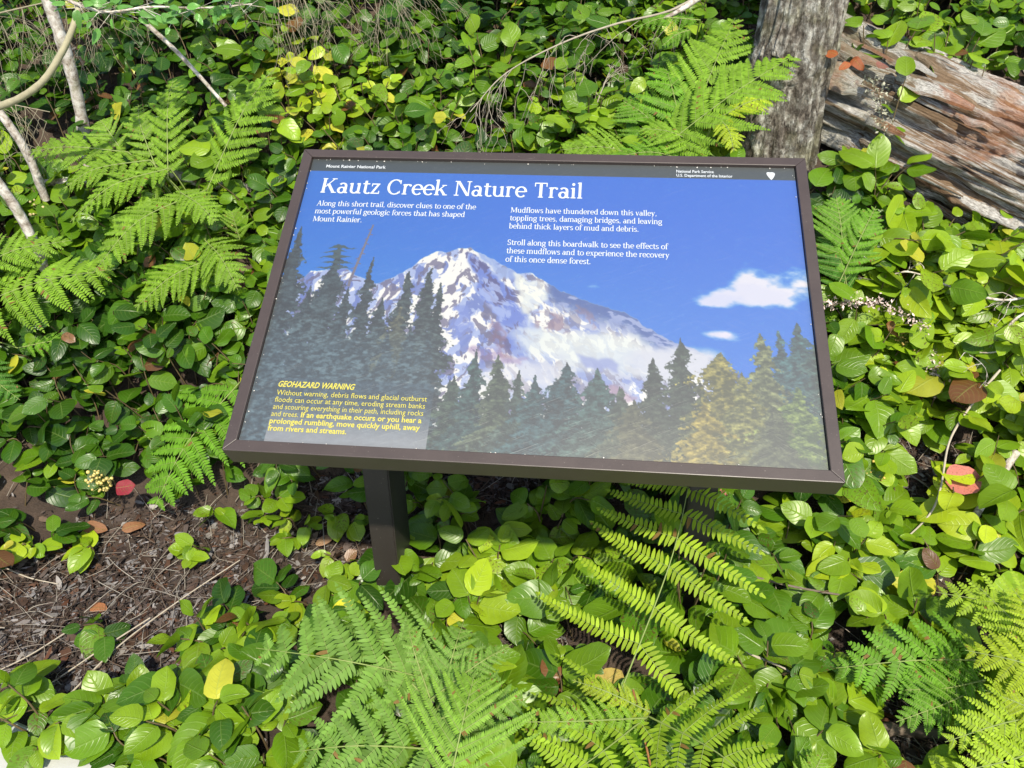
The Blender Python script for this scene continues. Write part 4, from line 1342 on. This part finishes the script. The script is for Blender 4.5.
def fern(label, root_px, fronds, cat='fern', group='ferns around the sign', stipe=True):
    rp = at(*root_px)
    rp = Vector((rp.x, rp.y, float(gnd(rp.x, rp.y)) - .01))
    root = empty('fern', rp); tag(root, label, cat, group)
    for fr_ in fronds:
        b_, t_, kw = fr_
        b = np.array(at(*b_)); tp = np.array(at(*t_))
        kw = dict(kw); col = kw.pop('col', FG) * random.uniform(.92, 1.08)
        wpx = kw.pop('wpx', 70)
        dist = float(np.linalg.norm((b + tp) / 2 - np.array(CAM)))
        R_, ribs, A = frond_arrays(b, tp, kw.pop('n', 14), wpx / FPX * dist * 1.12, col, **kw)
        V, F, C = pinnules(*A)
        f = mesh_np('frond', V - np.array(rp), F, M_FERN, root, C)
        a = Acc()
        if stipe:
            st_ = smooth_path([np.array(rp), (np.array(rp) * .4 + R_[0] * .6) + np.array([0, 0, .02]), R_[0]], 8)
            V, F = tube(np.vstack([st_[:-1], R_]) - np.array(rp), .0022, .0006, 5)
        else:
            V, F = tube(R_ - np.array(rp), .0020, .0006, 5)
        a.add(V, F)
        for r_ in ribs:
            V, F = tube(r_ - np.array(rp), .0009, .0003, 3); a.add(V, F)
        a.build('rachis', M_GSTEM, f)
    return root


U_ = (0, -.5, .85)
fern('large lacy bright green fern at the upper left, between the grey saplings and the sign', (206, 205, 0.10), [
    ((168, 178, 0.25), (173, 80, 0.29), dict(col=FL, n=13, wpx=61, shape='lance', start=.05, sub=9)),
    ((206, 192, 0.23), (272, 70, 0.29), dict(col=FL, n=13, wpx=81, shape='lance', start=.06, sub=10)),
    ((156, 168, 0.25), (138, 104, 0.29), dict(col=FL, n=11, wpx=46, shape='lance', start=.05, sub=8)),
    ((128, 152, 0.27), (28, 152, 0.31), dict(col=FL, n=11, wpx=56, shape='lance', start=.05, sub=8)),
    ((150, 160, 0.27), (62, 190, 0.32), dict(col=FL, n=12, wpx=54, shape='lance', start=.05, sub=9)),
    ((170, 168, 0.27), (70, 222, 0.33), dict(col=FL, n=13, wpx=56, shape='lance', start=.05, sub=9)),
    ((206, 190, 0.25), (92, 274, 0.35), dict(col=FL, n=15, wpx=71, shape='lance', start=.05, sub=10)),
    ((120, 148, 0.27), (100, 120, 0.30), dict(col=FL, n=8, wpx=44, shape='lance', start=.05, sub=7)),
    ((180, 192, 0.29), (216, 222, 0.33), dict(col=FL, n=9, wpx=49, shape='lance', start=.05, sub=7)),
    ((228, 252, 0.21), (135, 308, 0.29), dict(col=FL, n=13, wpx=78, shape='lance', start=.05, sub=9)),
    ((205, 240, 0.23), (238, 290, 0.29), dict(col=FL, n=11, wpx=63, shape='lance', start=.05, sub=9)),
    ((240, 240, 0.19), (232, 212, 0.27), dict(col=FL, n=7, wpx=44, shape='lance', start=.05, sub=7))])
fern('fern with long hanging leaflets entering at the left edge, under the pale sapling stem', (-40, 330, .05), [
    ((-40, 312, .22), (120, 268, .26), dict(n=13, wpx=100, shape='lance', start=.04, sub=12, ang=75, droop=.3, col=FL)),
    ((-50, 290, .22), (72, 240, .28), dict(n=12, wpx=66, shape='lance', start=.04, sub=10, col=FL)),
    ((18, 348, .18), (96, 346, .20), dict(n=11, wpx=30, shape='lance', start=.04, sub=7)),
    ((-40, 350, .18), (20, 400, .18), dict(n=10, wpx=50, shape='lance', start=.04, sub=8, col=FD_))])
fern('small drooping fern touching the lower left corner of the sign', (240, 400, .03), [
    ((240, 382, .16), (153, 510, .13), dict(n=10, wpx=128, shape='tri', start=.06, sub=11, ang=74, col=FG, arch=.06))])
fern('lush feathery fern behind the top right of the sign, in front of the tree', (690, 190, .03), [
    ((676, 172, .14), (560, 150, .24), dict(n=12, wpx=84, col=FL)),
    ((680, 165, .14), (622, 100, .22), dict(n=11, wpx=92)),
    ((676, 160, .16), (735, 18, .28), dict(n=13, wpx=110, col=FL)),
    ((640, 165, .22), (796, 54, .36), dict(n=15, wpx=110, shape='lance', col=FL, arch=.1)),
    ((690, 168, .18), (662, 58, .22), dict(n=11, wpx=84)),
    ((720, 160, .24), (640, 128, .28), dict(n=11, wpx=80, col=FL)),
    ((712, 122, .33), (780, 97, .36), dict(n=10, wpx=40, shape='lance', col=FY)),
    ((716, 114, .33), (734, 152, .37), dict(n=9, wpx=36, shape='lance', col=FY)),
    ((700, 165, .26), (605, 160, .30), dict(n=10, wpx=60))])
fern('fern pressed against the right edge of the sign, below its top corner', (850, 300, .03), [
    ((845, 290, .18), (836, 196, .26), dict(n=12, wpx=78, sub=9)),
    ((838, 285, .20), (876, 206, .26), dict(n=11, wpx=50, sub=8)),
    ((850, 300, .16), (826, 232, .22), dict(n=10, wpx=60, sub=8, col=FD_))])
fern('big pale green fern in the bottom centre, in front of the left post', (425, 745, .02), [
    ((480, 690, .16), (256, 648, .27), dict(n=9, wpx=185, shape='tri', start=.05, ang=64, pk=.46, col=FB, arch=.20, droop=.25)),
    ((470, 752, .17), (290, 752, .22), dict(n=8, wpx=130, shape='tri', start=.05, ang=60, pk=.46, col=FB * .85, arch=.2)),
    ((432, 704, .20), (346, 610, .25), dict(n=8, wpx=92, shape='tri', start=.10, pk=.46, col=FB * .9, arch=.2)),
    ((432, 704, .20), (406, 612, .27), dict(n=11, wpx=44, shape='lance', start=.10, pk=.5, col=FB, arch=.2)),
    ((440, 704, .22), (464, 620, .28), dict(n=8, wpx=76, shape='tri', start=.10, pk=.46, col=FB * .95, arch=.2)),
    ((430, 700, .23), (512, 644, .28), dict(n=12, wpx=48, shape='lance', start=.10, pk=.5, col=FB * 1.08, arch=.2)),
    ((430, 722, .23), (528, 698, .28), dict(n=8, wpx=86, shape='tri', start=.10, pk=.46, col=FB * .9, arch=.2)),
    ((446, 800, .25), (474, 676, .34), dict(n=8, wpx=160, shape='tri', start=.10, ang=52, pk=.46, col=FL * .6 + FB * .4, arch=.16))])
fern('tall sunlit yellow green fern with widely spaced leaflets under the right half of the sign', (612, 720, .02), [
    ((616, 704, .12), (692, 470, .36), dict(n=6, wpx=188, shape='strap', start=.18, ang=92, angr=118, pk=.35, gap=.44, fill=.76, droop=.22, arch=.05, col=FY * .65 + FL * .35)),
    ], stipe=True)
fern('spreading yellow green fern at the bottom edge, below the tall sunlit one', (640, 735, .02), [
    ((648, 716, .14), (545, 790, .20), dict(n=6, wpx=190, shape='tri', start=.05, ang=80, pk=.46, gap=.42, fill=.86, col=FL * .6 + FY * .4)),
    ((648, 716, .14), (770, 800, .20), dict(n=6, wpx=150, shape='tri', start=.08, ang=78, pk=.46, gap=.42, fill=.86, col=FL * .6 + FY * .4)),
    ((650, 712, .15), (572, 680, .20), dict(n=14, wpx=36, shape='lance', start=.03, sub=6, col=FY * .7)),
    ((646, 718, .15), (510, 722, .20), dict(n=16, wpx=44, shape='lance', start=.03, sub=6, col=FL))])
fern('dark green fern lying over the bark litter at the lower right', (965, 700, .02), [
    ((985, 660, .12), (836, 668, .14), dict(n=9, wpx=100, shape='tri', start=.06, sub=10, col=FG)),
    ((975, 690, .12), (896, 722, .14), dict(n=11, wpx=60, shape='lance', start=.06, sub=8, col=FG)),
    ((985, 680, .12), (905, 690, .15), dict(n=9, wpx=84, shape='tri', start=.06, sub=9, col=FG))])
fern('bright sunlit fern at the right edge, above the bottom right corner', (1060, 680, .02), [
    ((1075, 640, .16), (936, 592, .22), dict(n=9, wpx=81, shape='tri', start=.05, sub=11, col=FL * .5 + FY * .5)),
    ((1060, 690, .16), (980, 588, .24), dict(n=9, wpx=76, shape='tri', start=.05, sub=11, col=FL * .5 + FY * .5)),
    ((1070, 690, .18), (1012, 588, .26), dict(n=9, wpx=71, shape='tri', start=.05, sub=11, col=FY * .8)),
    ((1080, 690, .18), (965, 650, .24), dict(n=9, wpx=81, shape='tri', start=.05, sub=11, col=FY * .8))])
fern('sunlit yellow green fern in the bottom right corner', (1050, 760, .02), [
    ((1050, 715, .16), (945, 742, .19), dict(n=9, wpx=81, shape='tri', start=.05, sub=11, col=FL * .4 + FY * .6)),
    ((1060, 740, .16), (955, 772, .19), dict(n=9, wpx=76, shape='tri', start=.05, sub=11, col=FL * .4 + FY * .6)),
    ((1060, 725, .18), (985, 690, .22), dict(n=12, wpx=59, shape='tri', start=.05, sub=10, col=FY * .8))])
fern('single fern tip rising from the bottom edge, right of centre', (812, 800, .02), [
    ((800, 800, .12), (824, 752, .16), dict(n=10, wpx=40, shape='lance', start=.05, sub=7, col=FL))])
fern('thin fern frond hanging beneath the pale bare twig behind the top centre of the sign', (690, 60, .10), [
    ((700, 20, .34), (632, 30, .33), dict(n=9, wpx=34, shape='lance', start=.05, sub=6, col=FG, droop=.4)),
    ((690, 30, .34), (662, 46, .33), dict(n=7, wpx=26, shape='lance', start=.05, sub=6, col=FG, droop=.4))])

# ================================================================== SAPLINGS, BRANCHES, TWIGS
M_SAP, t, b, o = newmat('pale_sapling_bark')
oc = objco(t)
p1 = noise(t, 45, 5, .7, oc, .4); p2 = noise(t, 18, 3, .6, oc)
c = ramp(t, p1, [(.36, (.16, .12, .09)), (.48, (.38, .33, .28)), (.62, (.58, .54, .49))])
c = mixc(t, math_n(t, 'MULTIPLY', ramp(t, p2, [(.55, 0.0), (.66, 1.0)]), .5), c, (.20, .21, .12))
t.links.new(c, b.inputs['Base Color']); b.inputs['Roughness'].default_value = .9
t.links.new(bump(t, p1, .6, .004), b.inputs['Normal'])
M_OLIVE = plain('olive_twig_bark', (.30, .27, .17), .8, .35, 60, .4)


def stick(name, label, cat, pts, r0, r1, mat, n=24, wob=.05, group=None, k=8):
    """pts: (px, py, h) or world points"""
    P = [np.array(p) if len(p) == 3 and not isinstance(p, tuple) else np.array(at(*p)) for p in pts]
    V, F = tube(smooth_path(P, n), r0, r1, k, wob)
    o = mesh_np(name, V, F, mat, None, None, None, True, origin=P[0])
    return tag(o, label, cat, group)


SG = 'bare grey saplings at the left'
def ay(px, py, Y): return np.array(aty(px, py, Y))
YB = at(88, 170, 0).y
stick('sapling', 'thickest pale sapling stem crossing the top left corner behind the large fern', 'sapling',
      [ay(92, 190, YB), ay(82, 120, YB - .02), ay(68, 60, YB - .05), ay(44, -12, YB - .08), ay(20, -90, YB - .1), ay(-20, -260, YB - .1), ay(-30, -520, YB - .05)], .0190, .0140, M_SAP, 50, .06, SG)
stick('sapling', 'short grey sapling stem at the left, between the thickest one and the frame edge', 'sapling',
      [ay(46, 200, YB - .2), ay(28, 155, YB - .22), ay(4, 118, YB - .24), ay(-40, 60, YB - .25), ay(-110, -60, YB - .25), ay(-170, -260, YB - .2)], .0125, .0105, M_SAP, 36, .06, SG)
stick('sapling', 'leaning pale sapling stem at the left edge above the hanging fern', 'sapling',
      [ay(56, 300, YB - .4), ay(40, 256, YB - .42), ay(20, 215, YB - .44), ay(-6, 178, YB - .46), ay(-60, 110, YB - .5), ay(-150, -20, YB - .52), ay(-220, -220, YB - .5)], .0135, .0125, M_SAP, 40, .05, SG)
stick('bare_branch', 'curved smooth branch sweeping from the left edge up to the top left leaves', 'branch',
      [ay(-10, 110, YB - .40), ay(20, 98, YB - .42), ay(44, 80, YB - .42), ay(62, 52, YB - .40), ay(72, 30, YB - .38), ay(79, 8, YB - .36)], .0095, .0070, M_OLIVE, 40, .03)
stick('bare_branch', 'straight thin pale branch slanting down from the top, left of the dry grey twigs', 'branch',
      [ay(140, 18, YB - .25), ay(180, 55, YB - .22), ay(226, 106, YB - .2)], .0065, .0045, M_SAP, 30, .05)
stick('fallen_stick', 'pale broken stick lying level at the left behind the large fern', 'stick',
      [(4, 186, .10), (60, 182, .12), (112, 180, .10)], .0110, .0095, M_SAP, 24, .07)
stick('fallen_stick', 'white mossy broken wood glimpsed between fern fronds, left of the sign', 'stick',
      [(160, 168, .08), (200, 182, .10), (250, 188, .08)], .016, .012, M_SAP, 24, .12)

# leafy huckleberry twig along the top left
hb = empty('leafy_twig', ay(78, 6, YB - .36)); tag(hb, 'horizontal pale twig with small soft green leaves along the top left edge', 'leafy twig')
hp = smooth_path([ay(60, -4, YB - .36), ay(82, 6, YB - .36), ay(110, 12, YB - .34), ay(150, 7, YB - .33), ay(200, 8, YB - .3), ay(252, 4, YB - .28)], 40)
V, F = tube(hp - np.array(hb.location), .0048, .0014, 6, .06); a = Acc(); a.add(V, F)
P, D, N = [], [], []
for k in range(60):
    q = random.randrange(4, 40); d = norm(rng.normal(0, 1, 3) * np.array([1, .6, .55]) + np.array([.1, -.2, -.12]))
    e = hp[q] + d * random.uniform(.01, .06)
    V, F = tube(np.array([hp[q], e]) - np.array(hb.location), .0009, .0006, 4); a.add(V, F)
    P.append(e); D.append(d); N.append(np.array([0, -.6, .7]) + rng.normal(0, .35, 3))
a.build('stem', M_SAP, hb)
ll = rng.uniform(.02, .045, len(P))
cl = np.tile(np.array([[.12, .30, .055, 0]]), (len(P), 1)) * rng.uniform(.75, 1.25, (len(P), 1))
V, F, C, UV = leaves(np.array(P), np.array(D), np.array(N), ll, ll * .5, cl)
mesh_np('foliage', V - np.array(hb.location), F, M_LEAF, hb, C, UV)


def twiggy(name, label, cat, main, r0, r1, mat, nside, slen, fall, group=None, sub=3, seedv=0):
    """a main twig with hanging, branching side twigs -> ONE mesh"""
    main = smooth_path(main, 40); a = Acc(); o0 = main[0]
    V, F = tube(main, r0, r1, 6, .08); a.add(V, F)
    def side(p, d, l, r, lev):
        k = 7; q = [np.array(p)]
        for i in range(k):
            d = norm(d + rng.normal(0, .22, 3) + np.array(fall) * .25)
            q.append(q[-1] + d * l / k)
        q = np.array(q); V, F = tube(q, r, r * .4, 4); a.add(V, F)
        if lev > 0:
            for i in range(random.randint(1, sub)):
                j = random.randint(1, k - 1)
                side(q[j], norm(d + rng.normal(0, .7, 3)), l * random.uniform(.3, .65), r * .7, lev - 1)
    for i in range(nside):
        j = random.randint(4, 38); T = norm(main[min(j + 1, 39)] - main[j - 1])
        d = norm(rng.normal(0, .7, 3) + T * .8 + np.array(fall))
        side(main[j], d, slen * random.uniform(.4, 1.1), max(r1 * .8, .0008), 2)
    o = a.build(name, mat, None, o0)
    return tag(o, label, cat, group)


M_HAIR2 = plain('grey_twig', (.30, .26, .20), .9, .35, 60, .4)
YC = at(560, 90, .1).y - .12
twiggy('bare_branch', 'bare arching branch with hanging side twigs behind the top centre of the sign', 'branch',
       [ay(712, -14, YC + .25), ay(672, 10, YC + .15), ay(616, 24, YC + .05), ay(560, 44, YC - .02), ay(505, 74, YC - .06), ay(470, 112, YC - .1)], .0042, .0013, M_HAIR2, 22, .20, (.0, -.15, -.75))
stick('bare_branch', 'short thick pale twig end at the top edge, right of the arching branch', 'branch',
      [ay(708, -8, YC + .10), ay(684, 8, YC + .08), ay(662, 20, YC + .06)], .0085, .0050, M_SAP, 20, .06)
twiggy('bare_branch', 'small forked dead twig rising left of the lush fern behind the sign', 'branch',
       [ay(590, 125, YC), ay(600, 95, YC), ay(612, 66, YC)], .0028, .0012, M_DEAD, 6, .09, (.2, 0, .2))
M_HAIR = plain('dry_hair_twig', (.24, .21, .14), .9, .35, 60, .4)
# dry twig masses
for (lab, pts, nn, ln) in (
    ('tangle of dry hair thin grey twigs hanging at the top left corner', [(-30, 20, .30), (30, 6, .36), (100, -10, .38)], 26, .30),
    ('dry straw coloured twigs drooping at the left edge below the curved branch', [(-60, 90, .26), (-10, 100, .30), (50, 112, .30)], 20, .22),
    ('mat of dry grey twigs at the top edge, above the yellowing plant', [(262, -22, .34), (320, -8, .36), (400, -16, .34)], 34, .27)):
    P = [np.array(at(*p)) for p in pts]
    twiggy('dry_twigs', lab, 'dry twigs', P, .0030, .0012, M_HAIR, nn, ln, (.15, -.25, -.75), sub=4)
twiggy('bare_branch', 'white branching dead twig spreading over the leaves at the right edge', 'branch',
       [np.array(at(*p)) for p in ((1060, 285, .2), (1008, 300, .2), (960, 290, .2), (910, 272, .19), (880, 280, .18))], .0040, .0016, M_SAP, 9, .13, (-.1, -.1, -.25))
twiggy('bare_branch', 'thin white forked twig below the other one at the right edge', 'branch',
       [np.array(at(*p)) for p in ((1050, 300, .22), (1012, 322, .21), (1000, 350, .20), (965, 352, .19))], .0034, .0014, M_SAP, 7, .10, (-.3, -.1, -.2))
stick('bare_branch', 'long thin dark stem curving across the right side past the red dead leaf', 'branch',
      [(1000, 370, .20), (975, 400, .18), (950, 440, .16), (940, 490, .15), (925, 520, .12), (880, 560, .06)], .0032, .0020, M_DEAD, 40, .08)
stick('fallen_stick', 'thick pale slanting stick at the right, behind the yellow green sunlit plant', 'stick',
      [(1016, 452, .16), (985, 500, .12), (958, 545, .07), (938, 580, .03)], .0092, .0080, M_SAP, 30, .06)
stick('fallen_stick', 'dark thin stick lying across the leaves right of the sunny yellow fern', 'stick',
      [(742, 574, .13), (800, 588, .12), (860, 598, .09)], .0030, .0020, M_DARKTWIG, 30, .08)
stick('fallen_stick', 'forked brown stick between the tall sunny fern and the long drooping leaves', 'stick',
      [(716, 612, .14), (745, 650, .12), (790, 672, .11), (822, 712, .08)], .0034, .0018, M_DEAD, 30, .06)
stick('fallen_stick', 'reddish brown fern stem standing among the bottom fronds', 'stick',
      [(633, 690, .13), (642, 728, .14), (656, 790, .12)], .0024, .0020, plain('red_stem', (.24, .10, .03), .7), 20, .04)
stick('fallen_log', 'thin bark covered fallen branch lying on the litter at the lower right', 'branch',
      [(800, 722, .02), (870, 728, .025), (940, 735, .02), (990, 760, .02)], .0140, .0110, M_DARKTWIG, 40, .12)
for (lab, pts) in (
    ('long pale dry stem lying across the bare soil toward the bottom left leaves', [(150, 618, .03), (100, 650, .03), (40, 690, .02), (5, 706, .02)]),
    ('straight thin dry stem on the bare soil, just above the long pale one', [(70, 630, .02), (30, 655, .02), (0, 670, .02)]),
    ('dry stem curving up from the bare soil to the left post litter', [(70, 694, .02), (120, 645, .03), (180, 600, .03), (240, 560, .03)]),
    ('pale flat stick on the soil at the left edge, below the yellow leaf', [(6, 568, .02), (30, 578, .02), (58, 584, .02)]),
    ('dry stem crossing the brown dead leaves at the bottom centre', [(500, 655, .05), (545, 672, .05), (600, 710, .04)])):
    stick('fallen_stick', lab, 'stick', pts, .0022, .0014, M_DEAD, 30, .08, 'dry stems on the soil', 5)

# ================================================================== DEAD LEAVES, BERRIES, DRIED FLOWERS
def lone_leaf(px, py, h, L, W, col, label, ang, tilt=.2, curl=.2, group=None):
    p = np.array(at(px, py, h))
    d = np.array([math.cos(ang), math.sin(ang) * .7, math.sin(ang) * .5])
    nn = bank_normal(p[0], p[1]).reshape(3) + rng.normal(0, tilt, 3) + np.array([0, -.25, 0])
    V, F, C, UV = leaves([p], [d], [nn], [L], [W], np.array([[*col, .35]]), curl=np.array([curl]))
    o = mesh_np('dead_leaf', V, F, M_LEAF2, None, C, UV, True, origin=p)
    return tag(o, label, 'dead leaf', group)


M_LEAF2 = leaf_mat('dry_leaf', True, .6, .15, .3)
lone_leaf(945, 480, .15, .085, .075, (.42, .13, .10), 'broken red dead leaf between sunlit plants at the right', .1, .15, .05)
lone_leaf(838, 55, .34, .042, .030, (.24, .06, .013), 'upper orange dead leaf of three beside the tree trunk', 2.4)
lone_leaf(853, 58, .34, .042, .028, (.21, .05, .012), 'right orange dead leaf of three beside the tree trunk', -1.1)
lone_leaf(848, 62, .34, .032, .022, (.26, .07, .02), 'smallest orange dead leaf of three beside the tree trunk', -2.1)
lone_leaf(878, 68, .34, .040, .030, (.20, .08, .06), 'dull reddish dead leaf on the log, right of the three orange ones', .6, .3, .4)
lone_leaf(524, 680, .07, .080, .062, (.20, .07, .03), 'largest brown dead leaf at the bottom centre between two ferns', .4, .15, .2)
lone_leaf(545, 692, .06, .070, .055, (.15, .05, .025), 'dark brown dead leaf overlapping the largest one at the bottom centre', -.5, .2, .3)
lone_leaf(488, 672, .06, .060, .050, (.14, .045, .02), 'reddish brown curled leaf right beside the big bottom fern', .2, .2, .4)
lone_leaf(84, 526, .04, .055, .034, (.20, .085, .035), 'brown dead leaf under the cream berries', -.2, .2, .3)
lone_leaf(122, 530, .04, .05, .03, (.22, .10, .045), 'tan curled dead leaf right of the cream berries', .7, .2, .5)
lone_leaf(116, 488, .17, .045, .042, (.20, .012, .025), 'dark red leaf beside the cream berries', .3, .1, .2)
lone_leaf(316, 545, .03, .05, .032, (.32, .19, .11), 'tan dead leaf on the litter left of the left post', 1.0, .2, .5)
lone_leaf(90, 608, .02, .04, .030, (.30, .12, .05), 'small orange brown leaf on the bare soil', .2, .2, .2)
lone_leaf(64, 736, .05, .06, .045, (.22, .03, .02), 'deep red dead leaf at the edge of the pale path', 1.1, .2, .2)
lone_leaf(596, 690, .06, .065, .06, (.36, .27, .07), 'blotchy olive yellow leaf near the foot of the sunny fern', .9, .2, .2)

M_BERRY = leaf_mat('cream_berry', False, .4, .15, .5)
ico = bmesh.new(); bmesh.ops.create_icosphere(ico, subdivisions=2, radius=1)
IV = np.array([tuple(v.co) for v in ico.verts]); IF = np.array([[v.index for v in f.verts] for f in ico.faces]); ico.free()


def berries(px, py, h, n, r, spread, label, col=(.62, .50, .16)):
    p = np.array(at(px, py, h)); root = empty('berry_cluster', p); tag(root, label, 'berries')
    a = Acc(); s = Acc()
    for k in range(n):
        q = rng.normal(0, 1, 3) * np.array([spread, spread * .6, spread])
        s.add(*tube(np.array([(0, .02, -.03), q * .5 + np.array([0, .01, -.01]), q]), .0010, .0006, 4))
    s.build('stalk', M_GSTEM, root)
    for k in range(n):
        q = rng.normal(0, 1, 3) * np.array([spread, spread * .6, spread])
        a.add(IV * r * random.uniform(.6, 1.15) + q, IF, np.array([*(np.array(col) * random.uniform(.75, 1.2)), 0]))
    a.build('berries', M_BERRY, root)
berries(100, 482, .19, 46, .0042, .017, 'drooping cluster of cream berries among dark leaves at the left, above the soil')
berries(232, 226, .16, 16, .0048, .016, 'sparse cream berries behind the fern, left of the sign', (.50, .40, .14))
berries(40, 212, .16, 18, .0045, .018, 'cream berries near the leaning sapling at the left edge', (.52, .42, .2))
berries(862, 478, .13, 40, .0032, .022, 'cluster of tiny yellow brown seed heads at the lower right corner of the frame', (.50, .36, .07))
berries(905, 338, .16, 26, .0026, .014, 'small tan seed cluster below the dried pinkish flower spray', (.40, .28, .07))
berries(882, 690, .10, 24, .0026, .016, 'reddish seed spray over the dark lower right fern', (.36, .20, .08))

M_DRY = tint_mat('dried_petals', .8, .2, 80)


def spray(pts, n, r, label, col):
    P = smooth_path([np.array(at(*p)) for p in pts], 30); root = empty('dried_flower_spray', P[0]); tag(root, label, 'dried flowers')
    V, F = tube(P - P[0], .0016, .0008, 5); a = Acc(); a.add(V, F); a.build('stalk', M_STEM, root)
    a = Acc()
    for k in range(n):
        q = P[random.randrange(30)] + rng.normal(0, 1, 3) * r * np.array([.8, .6, .8])
        d = norm(rng.normal(0, 1, 3)); l_ = random.uniform(.006, .013)
        e = norm(np.cross(d, rng.normal(0, 1, 3))) * l_ * .25
        a.add(np.array([q, q + d * l_ * .5 + e, q + d * l_, q + d * l_ * .5 - e]) - P[0], np.array([[0, 1, 2, 3]]), np.array(col) * random.uniform(.7, 1.2))
    a.build('petals', M_DRY, root)
spray([(826, 306, .20), (850, 302, .22), (885, 306, .22), (926, 328, .20)], 330, .010, 'pale pinkish dried flower spray lying across the leaves right of the sign', (.62, .48, .43))
spray([(930, 350, .14), (936, 372, .13), (934, 392, .12)], 220, .012, 'beige dried flower bunch hanging below the pinkish spray', (.50, .40, .33))
spray([(872, 80, .36), (880, 100, .34), (884, 130, .32)], 200, .016, 'tuft of grey lichen and dry stalks at the left end of the fallen log', (.34, .33, .24))
spray([(720, 492, .16), (726, 500, .15)], 50, .006, 'small reddish dried bud cluster under the right end of the sign', (.30, .10, .08))
